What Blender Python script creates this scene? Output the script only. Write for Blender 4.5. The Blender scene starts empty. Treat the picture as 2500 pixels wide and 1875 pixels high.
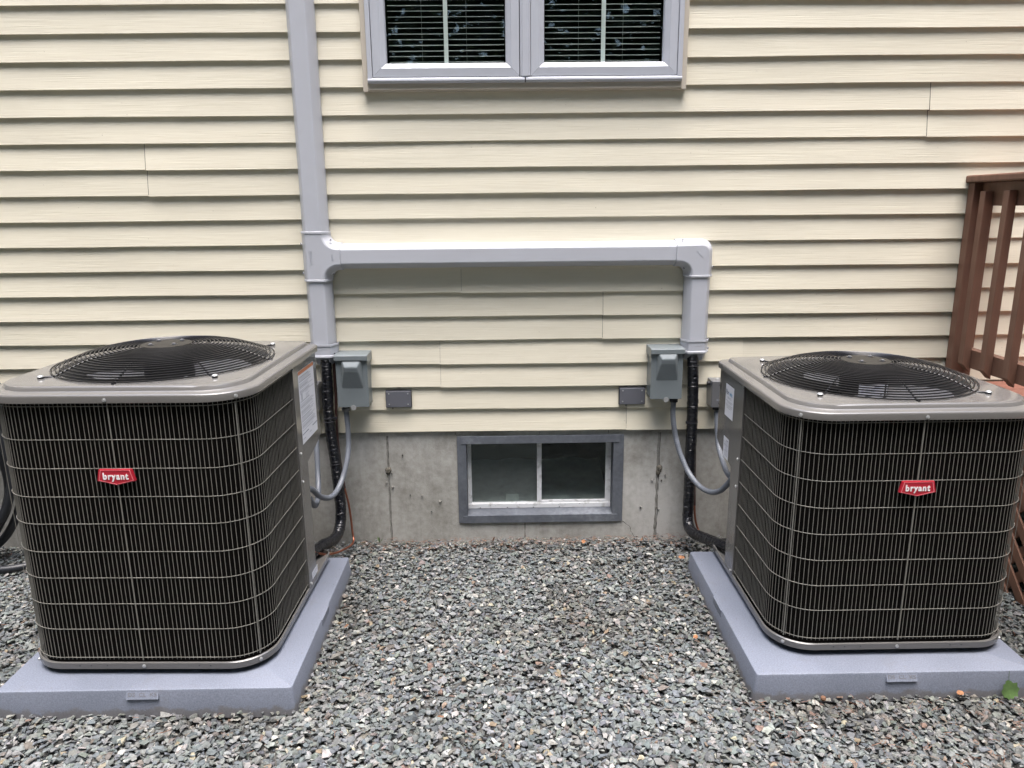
import bpy, math, random
import numpy as np
from mathutils import Vector, Matrix, noise
random.seed(7); rng = np.random.default_rng(7)
S = bpy.context.scene; COL = S.collection
PI = math.pi; R = math.radians

# ------------------------------------------------------------------ camera
cam_d = bpy.data.cameras.new("camera"); cam = bpy.data.objects.new("camera", cam_d); COL.objects.link(cam)
S.camera = cam
pitch, roll, yaw = .2361, -.0102, .0098
F = Vector((math.sin(yaw) * math.cos(pitch), math.cos(yaw) * math.cos(pitch), -math.sin(pitch)))
r0 = Vector((math.cos(yaw), -math.sin(yaw), 0)); u0 = r0.cross(F)
RT = math.cos(roll) * r0 + math.sin(roll) * u0; UP = -math.sin(roll) * r0 + math.cos(roll) * u0
cam.matrix_world = Matrix(((RT.x, UP.x, -F.x, 0), (RT.y, UP.y, -F.y, -3.0987), (RT.z, UP.z, -F.z, 1.4786), (0, 0, 0, 1)))
cam_d.sensor_width = 36; cam_d.lens = 1794.6 / 2500 * 36; cam_d.clip_start = .05; cam_d.clip_end = 400

# ------------------------------------------------------------------ world, sun, exposure
SUN_EL, SUN_AZ = 80, 170       # azimuth clockwise from +Y: the light comes over the viewer's left shoulder
W = bpy.data.worlds.new("World"); S.world = W; W.use_nodes = True
nt = W.node_tree; nt.nodes.clear()
sky = nt.nodes.new("ShaderNodeTexSky"); sky.sky_type = 'NISHITA'; sky.sun_disc = False
sky.sun_elevation = R(SUN_EL); sky.sun_rotation = R(SUN_AZ); sky.air_density = 1.0; sky.dust_density = 2.8; sky.ozone_density = 1.2
bg = nt.nodes.new("ShaderNodeBackground"); bg.inputs[1].default_value = .15
wo = nt.nodes.new("ShaderNodeOutputWorld"); nt.links.new(sky.outputs[0], bg.inputs[0]); nt.links.new(bg.outputs[0], wo.inputs[0])
sd = bpy.data.lights.new("sun", 'SUN'); sd.energy = .7; sd.angle = R(50); sd.color = (1, .97, .92)
sun = bpy.data.objects.new("sun", sd); COL.objects.link(sun)
az = R(SUN_AZ); el = R(SUN_EL)
sdir = Vector((math.sin(az) * math.cos(el), math.cos(az) * math.cos(el), math.sin(el)))
sun.rotation_euler = sdir.to_track_quat('Z', 'Y').to_euler(); sun.location = (0, -3, 6)
S.view_settings.view_transform = 'Standard'; S.view_settings.look = 'None'
S.view_settings.exposure = 2.72; S.view_settings.gamma = 1; S.view_settings.use_curve_mapping = False
S.cycles.max_bounces = 8; S.cycles.glossy_bounces = 4; S.cycles.transmission_bounces = 6; S.cycles.transparent_max_bounces = 12

# ------------------------------------------------------------------ materials
def lin(c): return tuple(((x / 255) / 12.92 if x / 255 < .04045 else ((x / 255 + .055) / 1.055) ** 2.4) for x in c)
class Mat:
    def __init__(s, name, col, rough=.5, metal=0, spec=.5):
        s.m = bpy.data.materials.new(name); s.m.use_nodes = True; s.t = s.m.node_tree
        s.b = s.t.nodes["Principled BSDF"]; s.col = col
        s.b.inputs['Base Color'].default_value = (*col, 1); s.b.inputs['Roughness'].default_value = rough
        s.b.inputs['Metallic'].default_value = metal; s.b.inputs['Specular IOR Level'].default_value = spec
        s.tc = s.t.nodes.new('ShaderNodeTexCoord'); s.h = None
    def n(s, ty, **k):
        x = s.t.nodes.new(ty)
        for a, b in k.items(): setattr(x, a, b)
        return x
    def l(s, a, b): s.t.links.new(a, b)
    def vec(s, sc=(1, 1, 1), src='Object'):
        mp = s.n('ShaderNodeMapping'); s.l(s.tc.outputs[src], mp.inputs[0]); mp.inputs['Scale'].default_value = sc; return mp.outputs[0]
    def noise(s, scale, detail=4, vec=None, rough=.5, dist=0):
        x = s.n('ShaderNodeTexNoise'); x.inputs['Scale'].default_value = scale; x.inputs['Detail'].default_value = detail
        x.inputs['Roughness'].default_value = rough; x.inputs['Distortion'].default_value = dist
        s.l(vec or s.tc.outputs['Object'], x.inputs['Vector']); return x.outputs[0]
    def ramp(s, fac, stops):
        x = s.n('ShaderNodeValToRGB'); e = x.color_ramp.elements
        while len(e) < len(stops): e.new(.5)
        for i, (p, c) in enumerate(stops): e[i].position = p; e[i].color = (*c, 1) if len(c) == 3 else c
        s.l(fac, x.inputs[0]); return x.outputs[0]
    def mix(s, fac, a, b, mode='MIX'):
        x = s.n('ShaderNodeMix', data_type='RGBA', blend_type=mode)
        for v, i in ((fac, 0), (a, 6), (b, 7)):
            if hasattr(v, 'is_output'): s.l(v, x.inputs[i])
            elif i == 0: x.inputs[0].default_value = v
            else: x.inputs[i].default_value = (*v, 1)
        return x.outputs[2]
    def math(s, op, a, b=0.0):
        x = s.n('ShaderNodeMath', operation=op)
        for v, i in ((a, 0), (b, 1)):
            if hasattr(v, 'is_output'): s.l(v, x.inputs[i])
            else: x.inputs[i].default_value = v
        return x.outputs[0]
    def color(s, o): s.l(o, s.b.inputs['Base Color']); return s
    def rough(s, o): s.l(o, s.b.inputs['Roughness']); return s
    def bump(s, h, strength=.3, dist=.002):
        x = s.n('ShaderNodeBump'); x.inputs['Strength'].default_value = strength; x.inputs['Distance'].default_value = dist
        s.l(h, x.inputs['Height'])
        if s.h: s.l(s.h, x.inputs['Normal'])
        s.h = x.outputs[0]; s.l(s.h, s.b.inputs['Normal']); return s
def vary(m, amount=.12, scale=6, fine=60):
    a = m.noise(scale, 5); b = m.noise(fine, 4)
    k = m.math('ADD', m.math('MULTIPLY', a, .6), m.math('MULTIPLY', b, .4))
    dk = tuple(c * (1 - amount) for c in m.col); lt = tuple(min(1, c * (1 + amount)) for c in m.col)
    m.color(m.ramp(k, [(.3, dk), (.7, lt)])); return m
M = {}
# vinyl siding: cream, embossed wood grain running along the board
m = Mat('vinyl_siding', (.66, .625, .515), .42); M['siding'] = m.m
g = m.noise(1, 6, m.vec((5, 1, 260)), .6, .6); g2 = m.noise(1, 3, m.vec((1.3, 1, 30)), .5, 1.0)
m.bump(m.math('ADD', g, m.math('MULTIPLY', g2, .5)), .7, .0016)
st = m.noise(1.7, 4, m.vec((1, 1, 3))); ds = m.noise(1, 5, m.vec((7, 1, 150)))
c1 = m.ramp(st, [(.3, (.705, .665, .54)), (.7, (.755, .715, .58))])
c2 = m.mix(m.math('MULTIPLY', ds, .27), c1, (.58, .535, .43))
gr = m.ramp(m.noise(1, 5, m.vec((1.1, 1, 5)), .6, .8), [(.5, (0, 0, 0)), (.75, (.16, .16, .16))])
c3 = m.mix(gr, c2, (.42, .39, .30))
sp = m.noise(90, 1); c4 = m.mix(m.ramp(sp, [(.80, (0, 0, 0)), (.83, (.55, .55, .55))]), c3, (.25, .2, .15))
oi = m.n('ShaderNodeObjectInfo'); m.color(m.mix(1.0, c4, m.ramp(oi.outputs['Random'], [(0, (.93, .93, .925)), (1, (1.0, 1.0, 1.0))]), 'MULTIPLY'))
M['trim'] = vary(Mat('beige_trim', (.54, .49, .41), .4), .04).m
M['lav'] = vary(Mat('window_vinyl', (.49, .51, .56), .34), .04, 3, 20).m
m = vary(Mat('duct_plastic', (.475, .492, .535), .42), .035, 2.5, 18); M['duct'] = m.m
M['hole'] = Mat('screw_recess', (.03, .03, .035), .7).m
# concrete
m = Mat('poured_concrete', (.3, .3, .28), .92, spec=.25); M['concrete'] = m.m
a = m.noise(2.2, 6, None, .6, .5); b = m.noise(38, 5, None, .65); c = m.noise(1, 5, m.vec((30, 6, 2.4)), .6, 1.2)
k = m.math('ADD', m.math('MULTIPLY', a, .68), m.math('ADD', m.math('MULTIPLY', b, .25), m.math('MULTIPLY', c, .10)))
base = m.ramp(k, [(.38, (.225, .218, .192)), (.5, (.355, .35, .322)), (.64, (.50, .495, .47))])
v = m.n('ShaderNodeTexVoronoi'); v.inputs['Scale'].default_value = 22; m.l(m.tc.outputs['Object'], v.inputs['Vector'])
nz = m.noise(6, 2)
pit = m.ramp(m.math('ADD', v.outputs['Distance'], m.math('MULTIPLY', nz, .12)), [(.075, (0, 0, 0)), (.1, (1, 1, 1))])
v2 = m.n('ShaderNodeTexVoronoi'); v2.inputs['Scale'].default_value = 140; m.l(m.tc.outputs['Object'], v2.inputs['Vector'])
m.color(m.mix(m.ramp(v2.outputs['Distance'], [(.08, (.55, .55, .55)), (.16, (0, 0, 0))]), base, (.08, .078, .07)))
m.bump(pit, .5, .004); m.bump(m.noise(120, 6, None, .7), .5, .002); m.bump(c, .2, .003)
M['crust'] = vary(Mat('concrete_crust', (.11, .098, .075), .95), .45, 30, 120).bump  # placeholder, replaced below
mm = vary(Mat('concrete_crust_rough', (.115, .105, .085), .95), .4, 40, 160); mm.bump(mm.noise(150, 5), .8, .004); M['crust'] = mm.m
M['crack'] = Mat('crack_shadow', (.03, .028, .024), .95).m
mm = vary(Mat('seam_ridge', (.22, .215, .195), .93), .35, 25, 130); mm.bump(mm.noise(160, 5), .7, .003); M['ridge'] = mm.m
# weathered wood buck round the basement window, blue grey
m = Mat('painted_wood_buck', (.12, .135, .165), .75); M['buck'] = m.m
a = m.noise(1, 6, m.vec((4, 4, 4)), .6, 1); b = m.noise(60, 5)
m.color(m.ramp(m.math('ADD', m.math('MULTIPLY', a, .7), m.math('MULTIPLY', b, .3)), [(.35, (.062, .070, .084)), (.55, (.108, .120, .140)), (.74, (.22, .235, .26))]))
m.bump(b, .3, .001)
m = Mat('basement_vinyl', (.52, .53, .54), .4); a = m.noise(30, 5); m.color(m.ramp(a, [(.30, (.45, .45, .44)), (.46, (.70, .71, .72))])); M['bvinyl'] = m.m
M['bars'] = Mat('muntin_bar', (.80, .84, .82), .4).m
M['blind'] = Mat('blind_slat', (.27, .30, .29), .5).m
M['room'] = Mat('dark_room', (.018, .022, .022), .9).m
M['cloth'] = vary(Mat('room_sheet', (.40, .44, .42), .9), .3, 8, 30).m
def glass(name, tint, refl, haze=0):
    g = bpy.data.materials.new(name); g.use_nodes = True; t = g.node_tree; t.nodes.clear()
    o = t.nodes.new('ShaderNodeOutputMaterial'); mx = t.nodes.new('ShaderNodeMixShader'); tr = t.nodes.new('ShaderNodeBsdfTransparent')
    gl = t.nodes.new('ShaderNodeBsdfGlossy'); fr = t.nodes.new('ShaderNodeFresnel'); mu = t.nodes.new('ShaderNodeMath')
    tr.inputs[0].default_value = (*tint, 1); gl.inputs['Roughness'].default_value = .015; gl.inputs['Color'].default_value = (.93, 1, .97, 1)
    fr.inputs[0].default_value = 1.52; mu.operation = 'MULTIPLY'; mu.inputs[1].default_value = refl
    t.links.new(fr.outputs[0], mu.inputs[0]); t.links.new(mu.outputs[0], mx.inputs[0]); t.links.new(tr.outputs[0], mx.inputs[1]); t.links.new(gl.outputs[0], mx.inputs[2])
    out = mx.outputs[0]
    if haze:
        df = t.nodes.new('ShaderNodeBsdfDiffuse'); df.inputs[0].default_value = (.33, .36, .35, 1); m2 = t.nodes.new('ShaderNodeMixShader'); m2.inputs[0].default_value = haze
        t.links.new(out, m2.inputs[1]); t.links.new(df.outputs[0], m2.inputs[2]); out = m2.outputs[0]
    t.links.new(out, o.inputs[0]); return g
M['glass'] = glass('window_glass', (.97, .99, .98), .45)
M['glass_left'] = glass('hazy_glass', (.88, .92, .9), .42, .20)  # grey diffuse mixed in, so this pane looks hazier than the right one
M['glass_right'] = glass('basement_glass', (.93, .95, .94), .42, .025)
# condenser
m = vary(Mat('taupe_paint', (.122, .118, .112), .18, 0, .5), .03, 3, 25); m.bump(m.noise(400, 2), .06, .0004); M['taupe'] = m.m
m.b.inputs['Coat Weight'].default_value = .25; m.b.inputs['Coat Roughness'].default_value = .12
M['wire'] = Mat('grille_wire_coat', (.18, .175, .155), .35).m
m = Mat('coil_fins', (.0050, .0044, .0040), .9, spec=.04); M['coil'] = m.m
M['blackmetal'] = Mat('black_coated_wire', (.012, .012, .014), .28).m
M['motor'] = Mat('motor_black', (.003, .003, .0045), .5).m
M['blade'] = vary(Mat('fan_blade_metal', (.12, .124, .134), .45, .3), .05, 5, 30).m
M['plate'] = vary(Mat('guard_plate', (.030, .028, .023), .8, spec=.2), .1, 12, 50).m
M['screw'] = Mat('zinc_screw', (.42, .43, .43), .42, .5).m
M['inside'] = Mat('inner_shroud', (.07, .07, .07), .3).m
M['red'] = Mat('badge_red', (.42, .012, .03), .3).m
M['redline'] = Mat('badge_outline', (.78, .22, .25), .3).m
M['white'] = Mat('badge_white', (.82, .80, .80), .4).m
M['paper'] = vary(Mat('sticker_paper', (.62, .64, .70), .5), .03).m
M['ink'] = Mat('sticker_ink', (.16, .18, .22), .6).m
M['inkgrey'] = Mat('sticker_grey_ink', (.34, .36, .42), .6).m
M['navy'] = Mat('sticker_navy', (.03, .06, .13), .5).m
M['blue'] = Mat('sticker_blue', (.10, .28, .48), .5).m
M['orange'] = Mat('sticker_orange', (.48, .17, .07), .5).m
# pads
m = Mat('plastic_pad', (.28, .31, .39), .55); M['pad'] = m.m
a = m.noise(4, 4); b = m.noise(260, 3)
m.color(m.ramp(m.math('ADD', m.math('MULTIPLY', a, .35), m.math('MULTIPLY', b, .65)), [(.38, (.125, .142, .18)), (.62, (.185, .205, .255))])); m.bump(b, .35, .0006)
pc = m.b.inputs['Base Color'].links[0].from_socket; sx = m.n('ShaderNodeSeparateXYZ'); m.l(m.tc.outputs['Object'], sx.inputs[0])
dn = m.math('SUBTRACT', m.math('MULTIPLY', m.noise(24, 5, None, .65), .075), m.math('ADD', sx.outputs[2], .012))
dm = m.ramp(dn, [(0, (0, 0, 0)), (.012, (.55, .55, .55))]); st2 = m.ramp(m.noise(9, 6, None, .7), [(.56, (0, 0, 0)), (.72, (.22, .22, .22))])
m.color(m.mix(st2, m.mix(dm, pc, (.10, .085, .065)), (.12, .115, .11)))
M['greybox'] = vary(Mat('grey_green_enamel', (.155, .18, .19), .35), .05, 4, 40).m
M['galv'] = vary(Mat('grey_enamel', (.15, .155, .165), .35, .2), .06, 8, 60).m
M['plategrey'] = vary(Mat('cover_plate_grey', (.115, .12, .14), .45), .06, 8, 60).m
M['gasket'] = Mat('dark_gasket', (.012, .013, .018), .6).m
m = Mat('conduit_plastic', (.135, .15, .175), .4); M['conduit'] = vary(m, .06, 20, 90).m
m = Mat('pipe_wrap', (.0065, .007, .0095), .2, spec=.7); M['wrap'] = m.m
wv = m.noise(1, 3, m.vec((22, 22, 75)), .5, 1.2); m.bump(wv, 1.0, .006)
m = Mat('hose_rubber', (.012, .014, .018), .45); M['rubber'] = m.m
m = Mat('copper_tube', (.30, .115, .07), .32, .8); M['copper'] = vary(m, .25, 12, 60).m
M['shaded_copper'] = Mat('shaded_copper_sleeve', (.05, .02, .017), .4).m  # sleeve on the upper copper; its shade is put into the dark colour
# deck
m = Mat('brown_deck_stain', (.085, .045, .032), .6); M['deck'] = m.m
a = m.noise(1, 5, m.vec((40, 40, 3)), .6, .8); b = m.noise(5, 4)
m.color(m.ramp(m.math('ADD', m.math('MULTIPLY', a, .5), m.math('MULTIPLY', b, .5)), [(.33, (.135, .070, .046)), (.68, (.215, .112, .074))])); m.bump(a, .25, .001)
M['deckfloor'] = vary(Mat('red_deck_board', (.19, .075, .05), .65), .2, 9, 70).m
# ground
m = Mat('gravel_stone', (.2, .2, .2), .95, spec=.12); M['stone'] = m.m
at = m.n('ShaderNodeAttribute'); at.attribute_name = 'stone_color'
nz = m.noise(70, 5, None, .65)
m.color(m.mix(1.0, at.outputs['Color'], m.ramp(nz, [(.3, (.62, .62, .62)), (.7, (1.3, 1.3, 1.3))]), 'MULTIPLY')); m.bump(m.noise(260, 4), .5, .0015)
m = Mat('stone_dust', (.075, .073, .068), .95); M['dust'] = vary(m, .5, 30, 200).m
m = Mat('yard_grass', (.065, .06, .042), .95); M['yard'] = vary(m, .5, 1.5, 20).m
M['leaf'] = vary(Mat('leaf_green', (.065, .115, .035), .5), .35, 25, 120).m
M['dead'] = vary(Mat('leaf_brown', (.15, .075, .04), .8), .4, 30, 90).m
M['dead2'] = vary(Mat('leaf_tan', (.26, .12, .055), .8), .3, 30, 90).m
M['needle'] = vary(Mat('pine_needle', (.19, .095, .06), .8), .4, 40, 90).m
m = Mat('woodland_leaf', (.06, .10, .03), .5); M['wood'] = m.m
at = m.n('ShaderNodeAttribute'); at.attribute_name = 'leaf_color'; m.color(at.outputs['Color'])
M['bark'] = vary(Mat('bark', (.07, .055, .045), .9), .3, 10, 40).m

# ------------------------------------------------------------------ mesh helpers
class MB:
    def __init__(s, off=(0, 0, 0)): s.v = []; s.f = []; s.off = Vector(off)
    def add(s, vs, fs):
        b = len(s.v); s.v += [tuple(Vector(v) - s.off) for v in vs]; s.f += [tuple(i + b for i in f) for f in fs]; return s
    def box(s, a, b):
        (x0, y0, z0), (x1, y1, z1) = a, b
        return s.add([(x0, y0, z0), (x1, y0, z0), (x1, y1, z0), (x0, y1, z0), (x0, y0, z1), (x1, y0, z1), (x1, y1, z1), (x0, y1, z1)],
                     [(0, 3, 2, 1), (4, 5, 6, 7), (0, 1, 5, 4), (1, 2, 6, 5), (2, 3, 7, 6), (3, 0, 4, 7)])
    def loft(s, loops, closed=True, cap0=False, cap1=False):
        n = len(loops[0]); vs = [p for l in loops for p in l]; fs = []
        for i in range(len(loops) - 1):
            for j in range(n if closed else n - 1):
                k = (j + 1) % n; fs.append((i * n + j, i * n + k, (i + 1) * n + k, (i + 1) * n + j))
        if cap0: fs.append(tuple(range(n - 1, -1, -1)))
        if cap1: fs.append(tuple((len(loops) - 1) * n + j for j in range(n)))
        return s.add(vs, fs)
    def tube(s, path, r, n=8, closed=False, cap=True, rf=None):
        P = [Vector(p) for p in path]; L = len(P); loops = []; up = None; d = 0
        for i in range(L):
            if closed: t = (P[(i + 1) % L] - P[i - 1])
            else: t = (P[min(i + 1, L - 1)] - P[max(i - 1, 0)])
            t.normalize()
            if up is None: up = t.orthogonal().normalized()
            up = (up - t * up.dot(t)).normalized(); w = t.cross(up)
            if i: d += (P[i] - P[i - 1]).length
            rr = r * (rf(d) if rf else 1)
            loops.append([tuple(P[i] + (up * math.cos(a) + w * math.sin(a)) * (rr(a) if callable(rr) else rr)) for a in [2 * PI * k / n for k in range(n)]])
        if closed: loops.append(loops[0])
        return s.loft(loops, True, cap and not closed, cap and not closed)
    def cyl(s, a, b, r, n=16, r2=None):
        A, B = Vector(a), Vector(b); t = (B - A).normalized(); u = t.orthogonal().normalized(); w = t.cross(u); r2 = r if r2 is None else r2
        L = [[tuple(c + (u * math.cos(2 * PI * k / n) + w * math.sin(2 * PI * k / n)) * q) for k in range(n)] for c, q in ((A, r), (B, r2))]
        return s.loft(L, True, True, True)
    def lathe(s, prof, c=(0, 0, 0), n=24, axis='z'):
        loops = []
        for r, h in prof:
            l = []
            for k in range(n):
                a = 2 * PI * k / n; x, y = r * math.cos(a), r * math.sin(a)
                l.append((c[0] + x, c[1] + y, c[2] + h) if axis == 'z' else (c[0] + x, c[1] - h, c[2] + y) if axis == 'y' else (c[0] + h, c[1] + x, c[2] + y))
            loops.append(l)
        return s.loft(loops, True, True, True)
    def prism(s, poly, f0, f1):
        n = len(poly); return s.add([f0(p) for p in poly] + [f1(p) for p in poly],
            [tuple(range(n - 1, -1, -1)), tuple(range(n, 2 * n))] + [(i, (i + 1) % n, n + (i + 1) % n, n + i) for i in range(n)])
    def mesh(s, name, mat, smooth=None):
        me = bpy.data.meshes.new(name); me.from_pydata(s.v, [], s.f); me.validate()
        import bmesh
        b = bmesh.new(); b.from_mesh(me); bmesh.ops.recalc_face_normals(b, faces=b.faces); b.to_mesh(me); b.free()
        me.materials.append(M[mat])
        if smooth:
            me.shade_smooth(); me.set_sharp_from_angle(angle=R(smooth))
        return me
def link(name, data, parent=None, loc=None, rot=None):
    o = bpy.data.objects.new(name, data); COL.objects.link(o)
    if parent: o.parent = parent
    if loc is not None: o.location = loc
    if rot is not None: o.rotation_euler = rot
    return o
def part(name, mb, mat, parent, smooth=35, bevel=0, label=None, loc=None):
    o = link(name, mb.mesh(name, mat, smooth), parent, loc)
    if bevel:
        b = o.modifiers.new('bevel', 'BEVEL'); b.width = bevel; b.segments = 2; b.limit_method = 'ANGLE'; b.angle_limit = R(35)
    if label: o['label'] = label
    return o
def tag(o, label=None, cat=None, group=None, kind=None):
    if label: o['label'] = label
    if cat: o['category'] = cat
    if group: o['group'] = group
    if kind: o['kind'] = kind
    return o
def thing(name, label, cat, loc=(0, 0, 0), rz=0, group=None):
    return tag(link(name, None, None, loc, (0, 0, rz)), label, cat, group)
def smoothpath(pts, step=.01):
    P = [Vector(p) for p in pts]; P = [2 * P[0] - P[1]] + P + [2 * P[-1] - P[-2]]; out = []
    for i in range(1, len(P) - 2):
        n = max(2, int((P[i + 1] - P[i]).length / step))
        for k in range(n):
            t = k / n; a, b, c, d = P[i - 1], P[i], P[i + 1], P[i + 2]
            out.append(.5 * (2 * b + (c - a) * t + (2 * a - 5 * b + 4 * c - d) * t * t + (3 * b - 3 * c + d - a) * t ** 3))
    out.append(P[-2]); return out
def textmesh(body, size, depth=.001, bold=0.0, sx=1.0, name='lettering', mat='white', align='CENTER', spacing=1.0):
    cu = bpy.data.curves.new(name, 'FONT'); cu.body = body; cu.size = size; cu.extrude = depth; cu.offset = bold
    cu.align_x = align; cu.align_y = 'CENTER'; cu.space_character = spacing; cu.resolution_u = 3
    o = bpy.data.objects.new('tmp', cu); COL.objects.link(o); dg = bpy.context.evaluated_depsgraph_get(); dg.update()
    me = bpy.data.meshes.new_from_object(o.evaluated_get(dg)); bpy.data.objects.remove(o); me.name = name
    me.materials.clear(); me.materials.append(M[mat])
    for v in me.vertices: v.co.x *= sx
    return me
ZS = .52; E_ = .1016           # bottom of the siding above the ground, exposure of one siding course

# ------------------------------------------------------------------ ground and gravel
mb = MB(); mb.add([(-60, -60, -.030), (60, -60, -.030), (60, 60, -.030), (-60, 60, -.030)], [(0, 1, 2, 3)])
tag(part('ground', mb, 'yard', None, None), kind='structure')
mb = MB(); n = 60; vs = []; fs = []
for j in range(n + 1):
    for i in range(n + 1):
        x = -3.1 + 6.4 * i / n; y = -3.2 + 3.22 * j / n
        vs.append((x, y, -.020 + .004 * noise.noise(Vector((x * 6, y * 6, 0)))))
for j in range(n):
    for i in range(n): a = j * (n + 1) + i; fs.append((a, a + 1, a + n + 2, a + n + 1))
mb.add(vs, fs); tag(part('gravel_bed', mb, 'dust', None, None), kind='structure')

PADS = [(-1.0935, -.7375, .4425, .4225), (1.1870, -.7225, .4300, .4125)]     # cx, cy, half width, half depth
def stones():
    import bmesh
    temps = []
    for t in range(36):
        b = bmesh.new(); el = random.uniform(.5, .92); fl = random.uniform(.24, .48)
        for k in range(random.randint(7, 10)):
            d = Vector((random.gauss(0, 1), random.gauss(0, 1), random.gauss(0, 1))).normalized()
            b.verts.new((d.x, d.y * el, d.z * fl))
        bmesh.ops.convex_hull(b, input=b.verts)
        for v in [v for v in b.verts if not v.link_faces]: b.verts.remove(v)
        bmesh.ops.triangulate(b, faces=b.faces); b.verts.index_update()
        temps.append((np.array([v.co[:] for v in b.verts], np.float32), np.array([[v.index for v in f.verts] for f in b.faces], np.int32))); b.free()
    N = 98000
    x = rng.uniform(-2.6, 2.75, N); y = -1.98 + 1.985 * rng.random(N); x *= .74 + .26 * (y + 1.98) / 1.98
    lay = rng.random(N)
    near = np.clip((-y - .2) / 2.2, 0, 1)
    s = (.0100 + .0080 * rng.random(N) ** 1.6) * (.92 + .22 * near); s = np.where(rng.random(N) < .03, s * 1.5, s); s = np.where(lay < .25, s * .65, s); s = np.where((rng.random(N) < .22) & (lay > .6), s * rng.uniform(.4, .7, N), s)
    z = -.018 + .022 * lay + .002 * np.sin(x * 5 + 2 * np.sin(y * 4))
    # a little heap against the wall and the pads
    keep = np.ones(N, bool)
    for cx, cy, hw, hd in PADS: keep &= ~((abs(x - cx) < hw + .006 - s * .2) & (abs(y - cy) < hd + .006 - s * .2))
    keep &= y < .013 - s
    keep &= ~((x > 1.98) & (y > -1.7) & (rng.random(N) < .35))
    x, y, z, s = x[keep], y[keep], z[keep], s[keep]; N = len(x)
    dp = np.full(N, 9.)
    for cx, cy, hw, hd in PADS: dp = np.minimum(dp, np.hypot(np.maximum(abs(x - cx) - hw, 0), np.maximum(abs(y - cy) - hd, 0)))
    z = z + .006 * np.exp(-dp / .03) + .006 * np.exp(y / .05)
    ti = rng.integers(0, len(temps), N); yaw_ = rng.uniform(0, 2 * PI, N); tl = rng.normal(0, .33, N); ta = rng.uniform(0, 2 * PI, N)
    cols = np.array([lin(c) for c in [(126, 131, 129), (112, 119, 120), (137, 141, 139), (122, 128, 122), (107, 112, 115), (131, 131, 126), (146, 148, 146), (116, 123, 126),
                                      (128, 121, 114), (163, 163, 157), (186, 184, 176), (152, 136, 112), (140, 118, 104), (98, 104, 106), (176, 168, 142)]])
    p = np.array([15, 15, 13, 12, 12, 6, 10, 12, 4.5, 6, 2.6, .8, 1.0, 5, .6]); ci = rng.choice(len(cols), N, p=p / p.sum())
    cols = cols * .8 + cols.mean(1, keepdims=True) * .2 * np.array([.96, 1.0, 1.03]); col = cols[ci] * .68 * rng.uniform(.84, 1.18, (N, 1)) * rng.uniform(.96, 1.04, (N, 3))
    patch = np.array([noise.noise(Vector((a_ * 2.2, b_ * 2.2, 3))) + .6 * noise.noise(Vector((a_ * 6, b_ * 6, 8))) for a_, b_ in zip(x, y)])
    soil = np.clip(.35 * np.exp(-dp / .06) + .35 * np.exp(y / .09) + np.clip(patch - .18, 0, 1) * .9 + .25 * ((x > 1.0) & (y < -1.1)), 0, .62)[:, None] * rng.uniform(.4, 1, (N, 1))
    col = col * (1 - soil) + col * np.array([.82, .70, .58]) * soil; col = col * (1 + .16 * np.clip(-patch, -.6, .6))[:, None]
    V = []; Fc = []; C = []; base = 0
    for t, (tv, tf) in enumerate(temps):
        idx = np.where(ti == t)[0]; k = len(idx)
        if not k: continue
        P = tv[None] * s[idx, None, None]
        # tilt about a random horizontal axis, then yaw
        ux, uy = np.cos(ta[idx])[:, None], np.sin(ta[idx])[:, None]; th = tl[idx][:, None]
        d = P[..., 0] * ux + P[..., 1] * uy; pz = P[..., 2]
        d2 = d * np.cos(th) - pz * np.sin(th); z2 = d * np.sin(th) + pz * np.cos(th)
        X = P[..., 0] + (d2 - d) * ux; Y = P[..., 1] + (d2 - d) * uy
        c_, s_ = np.cos(yaw_[idx])[:, None], np.sin(yaw_[idx])[:, None]
        V.append(np.stack([X * c_ - Y * s_ + x[idx, None], X * s_ + Y * c_ + y[idx, None], z2 + z[idx, None]], -1).reshape(-1, 3))
        Fc.append((tf[None] + (np.arange(k) * len(tv))[:, None, None]).reshape(-1, 3) + base); base += k * len(tv)
        C.append(np.repeat(col[idx], len(tv), 0))
    V = np.concatenate(V).astype(np.float32); Fc = np.concatenate(Fc).astype(np.int32); C = np.concatenate(C)
    me = bpy.data.meshes.new('gravel'); me.vertices.add(len(V)); me.vertices.foreach_set('co', V.ravel())
    me.loops.add(Fc.size); me.loops.foreach_set('vertex_index', Fc.ravel()); me.polygons.add(len(Fc))
    me.polygons.foreach_set('loop_start', np.arange(0, Fc.size, 3, dtype=np.int32)); me.update(calc_edges=True)
    at = me.attributes.new('stone_color', 'FLOAT_COLOR', 'POINT'); at.data.foreach_set('color', np.concatenate([C, np.ones((len(C), 1))], 1).astype(np.float32).ravel())
    me.materials.append(M['stone']); me.shade_flat(); return link('gravel', me)
def padgrit():
    q = MB(); r_ = random.Random(9)
    for cx, cy, hw, hd in PADS:
        for k in range(46):
            if k % 2: x, y = cx + r_.uniform(-hw, hw) * .98, cy - hd + .008 + abs(r_.gauss(0, .02))
            else: x, y = cx + (1 if cx < 0 else -1) * (hw - .008 - abs(r_.gauss(0, .02))), cy + r_.uniform(-hd, hd) * .98
            z = ZS - .435; s_ = r_.uniform(.0006, .0022); a = r_.uniform(0, 6)
            q.add([(x + s_ * math.cos(a), y + s_ * math.sin(a), z), (x + s_ * math.cos(a + 2), y + s_ * math.sin(a + 2), z), (x + s_ * math.cos(a + 4.2), y + s_ * math.sin(a + 4.2), z), (x, y, z + s_ * .8)], [(0, 1, 3), (1, 2, 3), (2, 0, 3)])
    return part('grit', q, 'ridge', None, None)
tag(padgrit(), 'tiny pale grit flakes scattered on top of the two pads', 'grit', kind='stuff')
tag(stones(), 'loose grey and greenish crushed stone covering the ground between and around the two units', 'gravel', kind='stuff')

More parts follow.
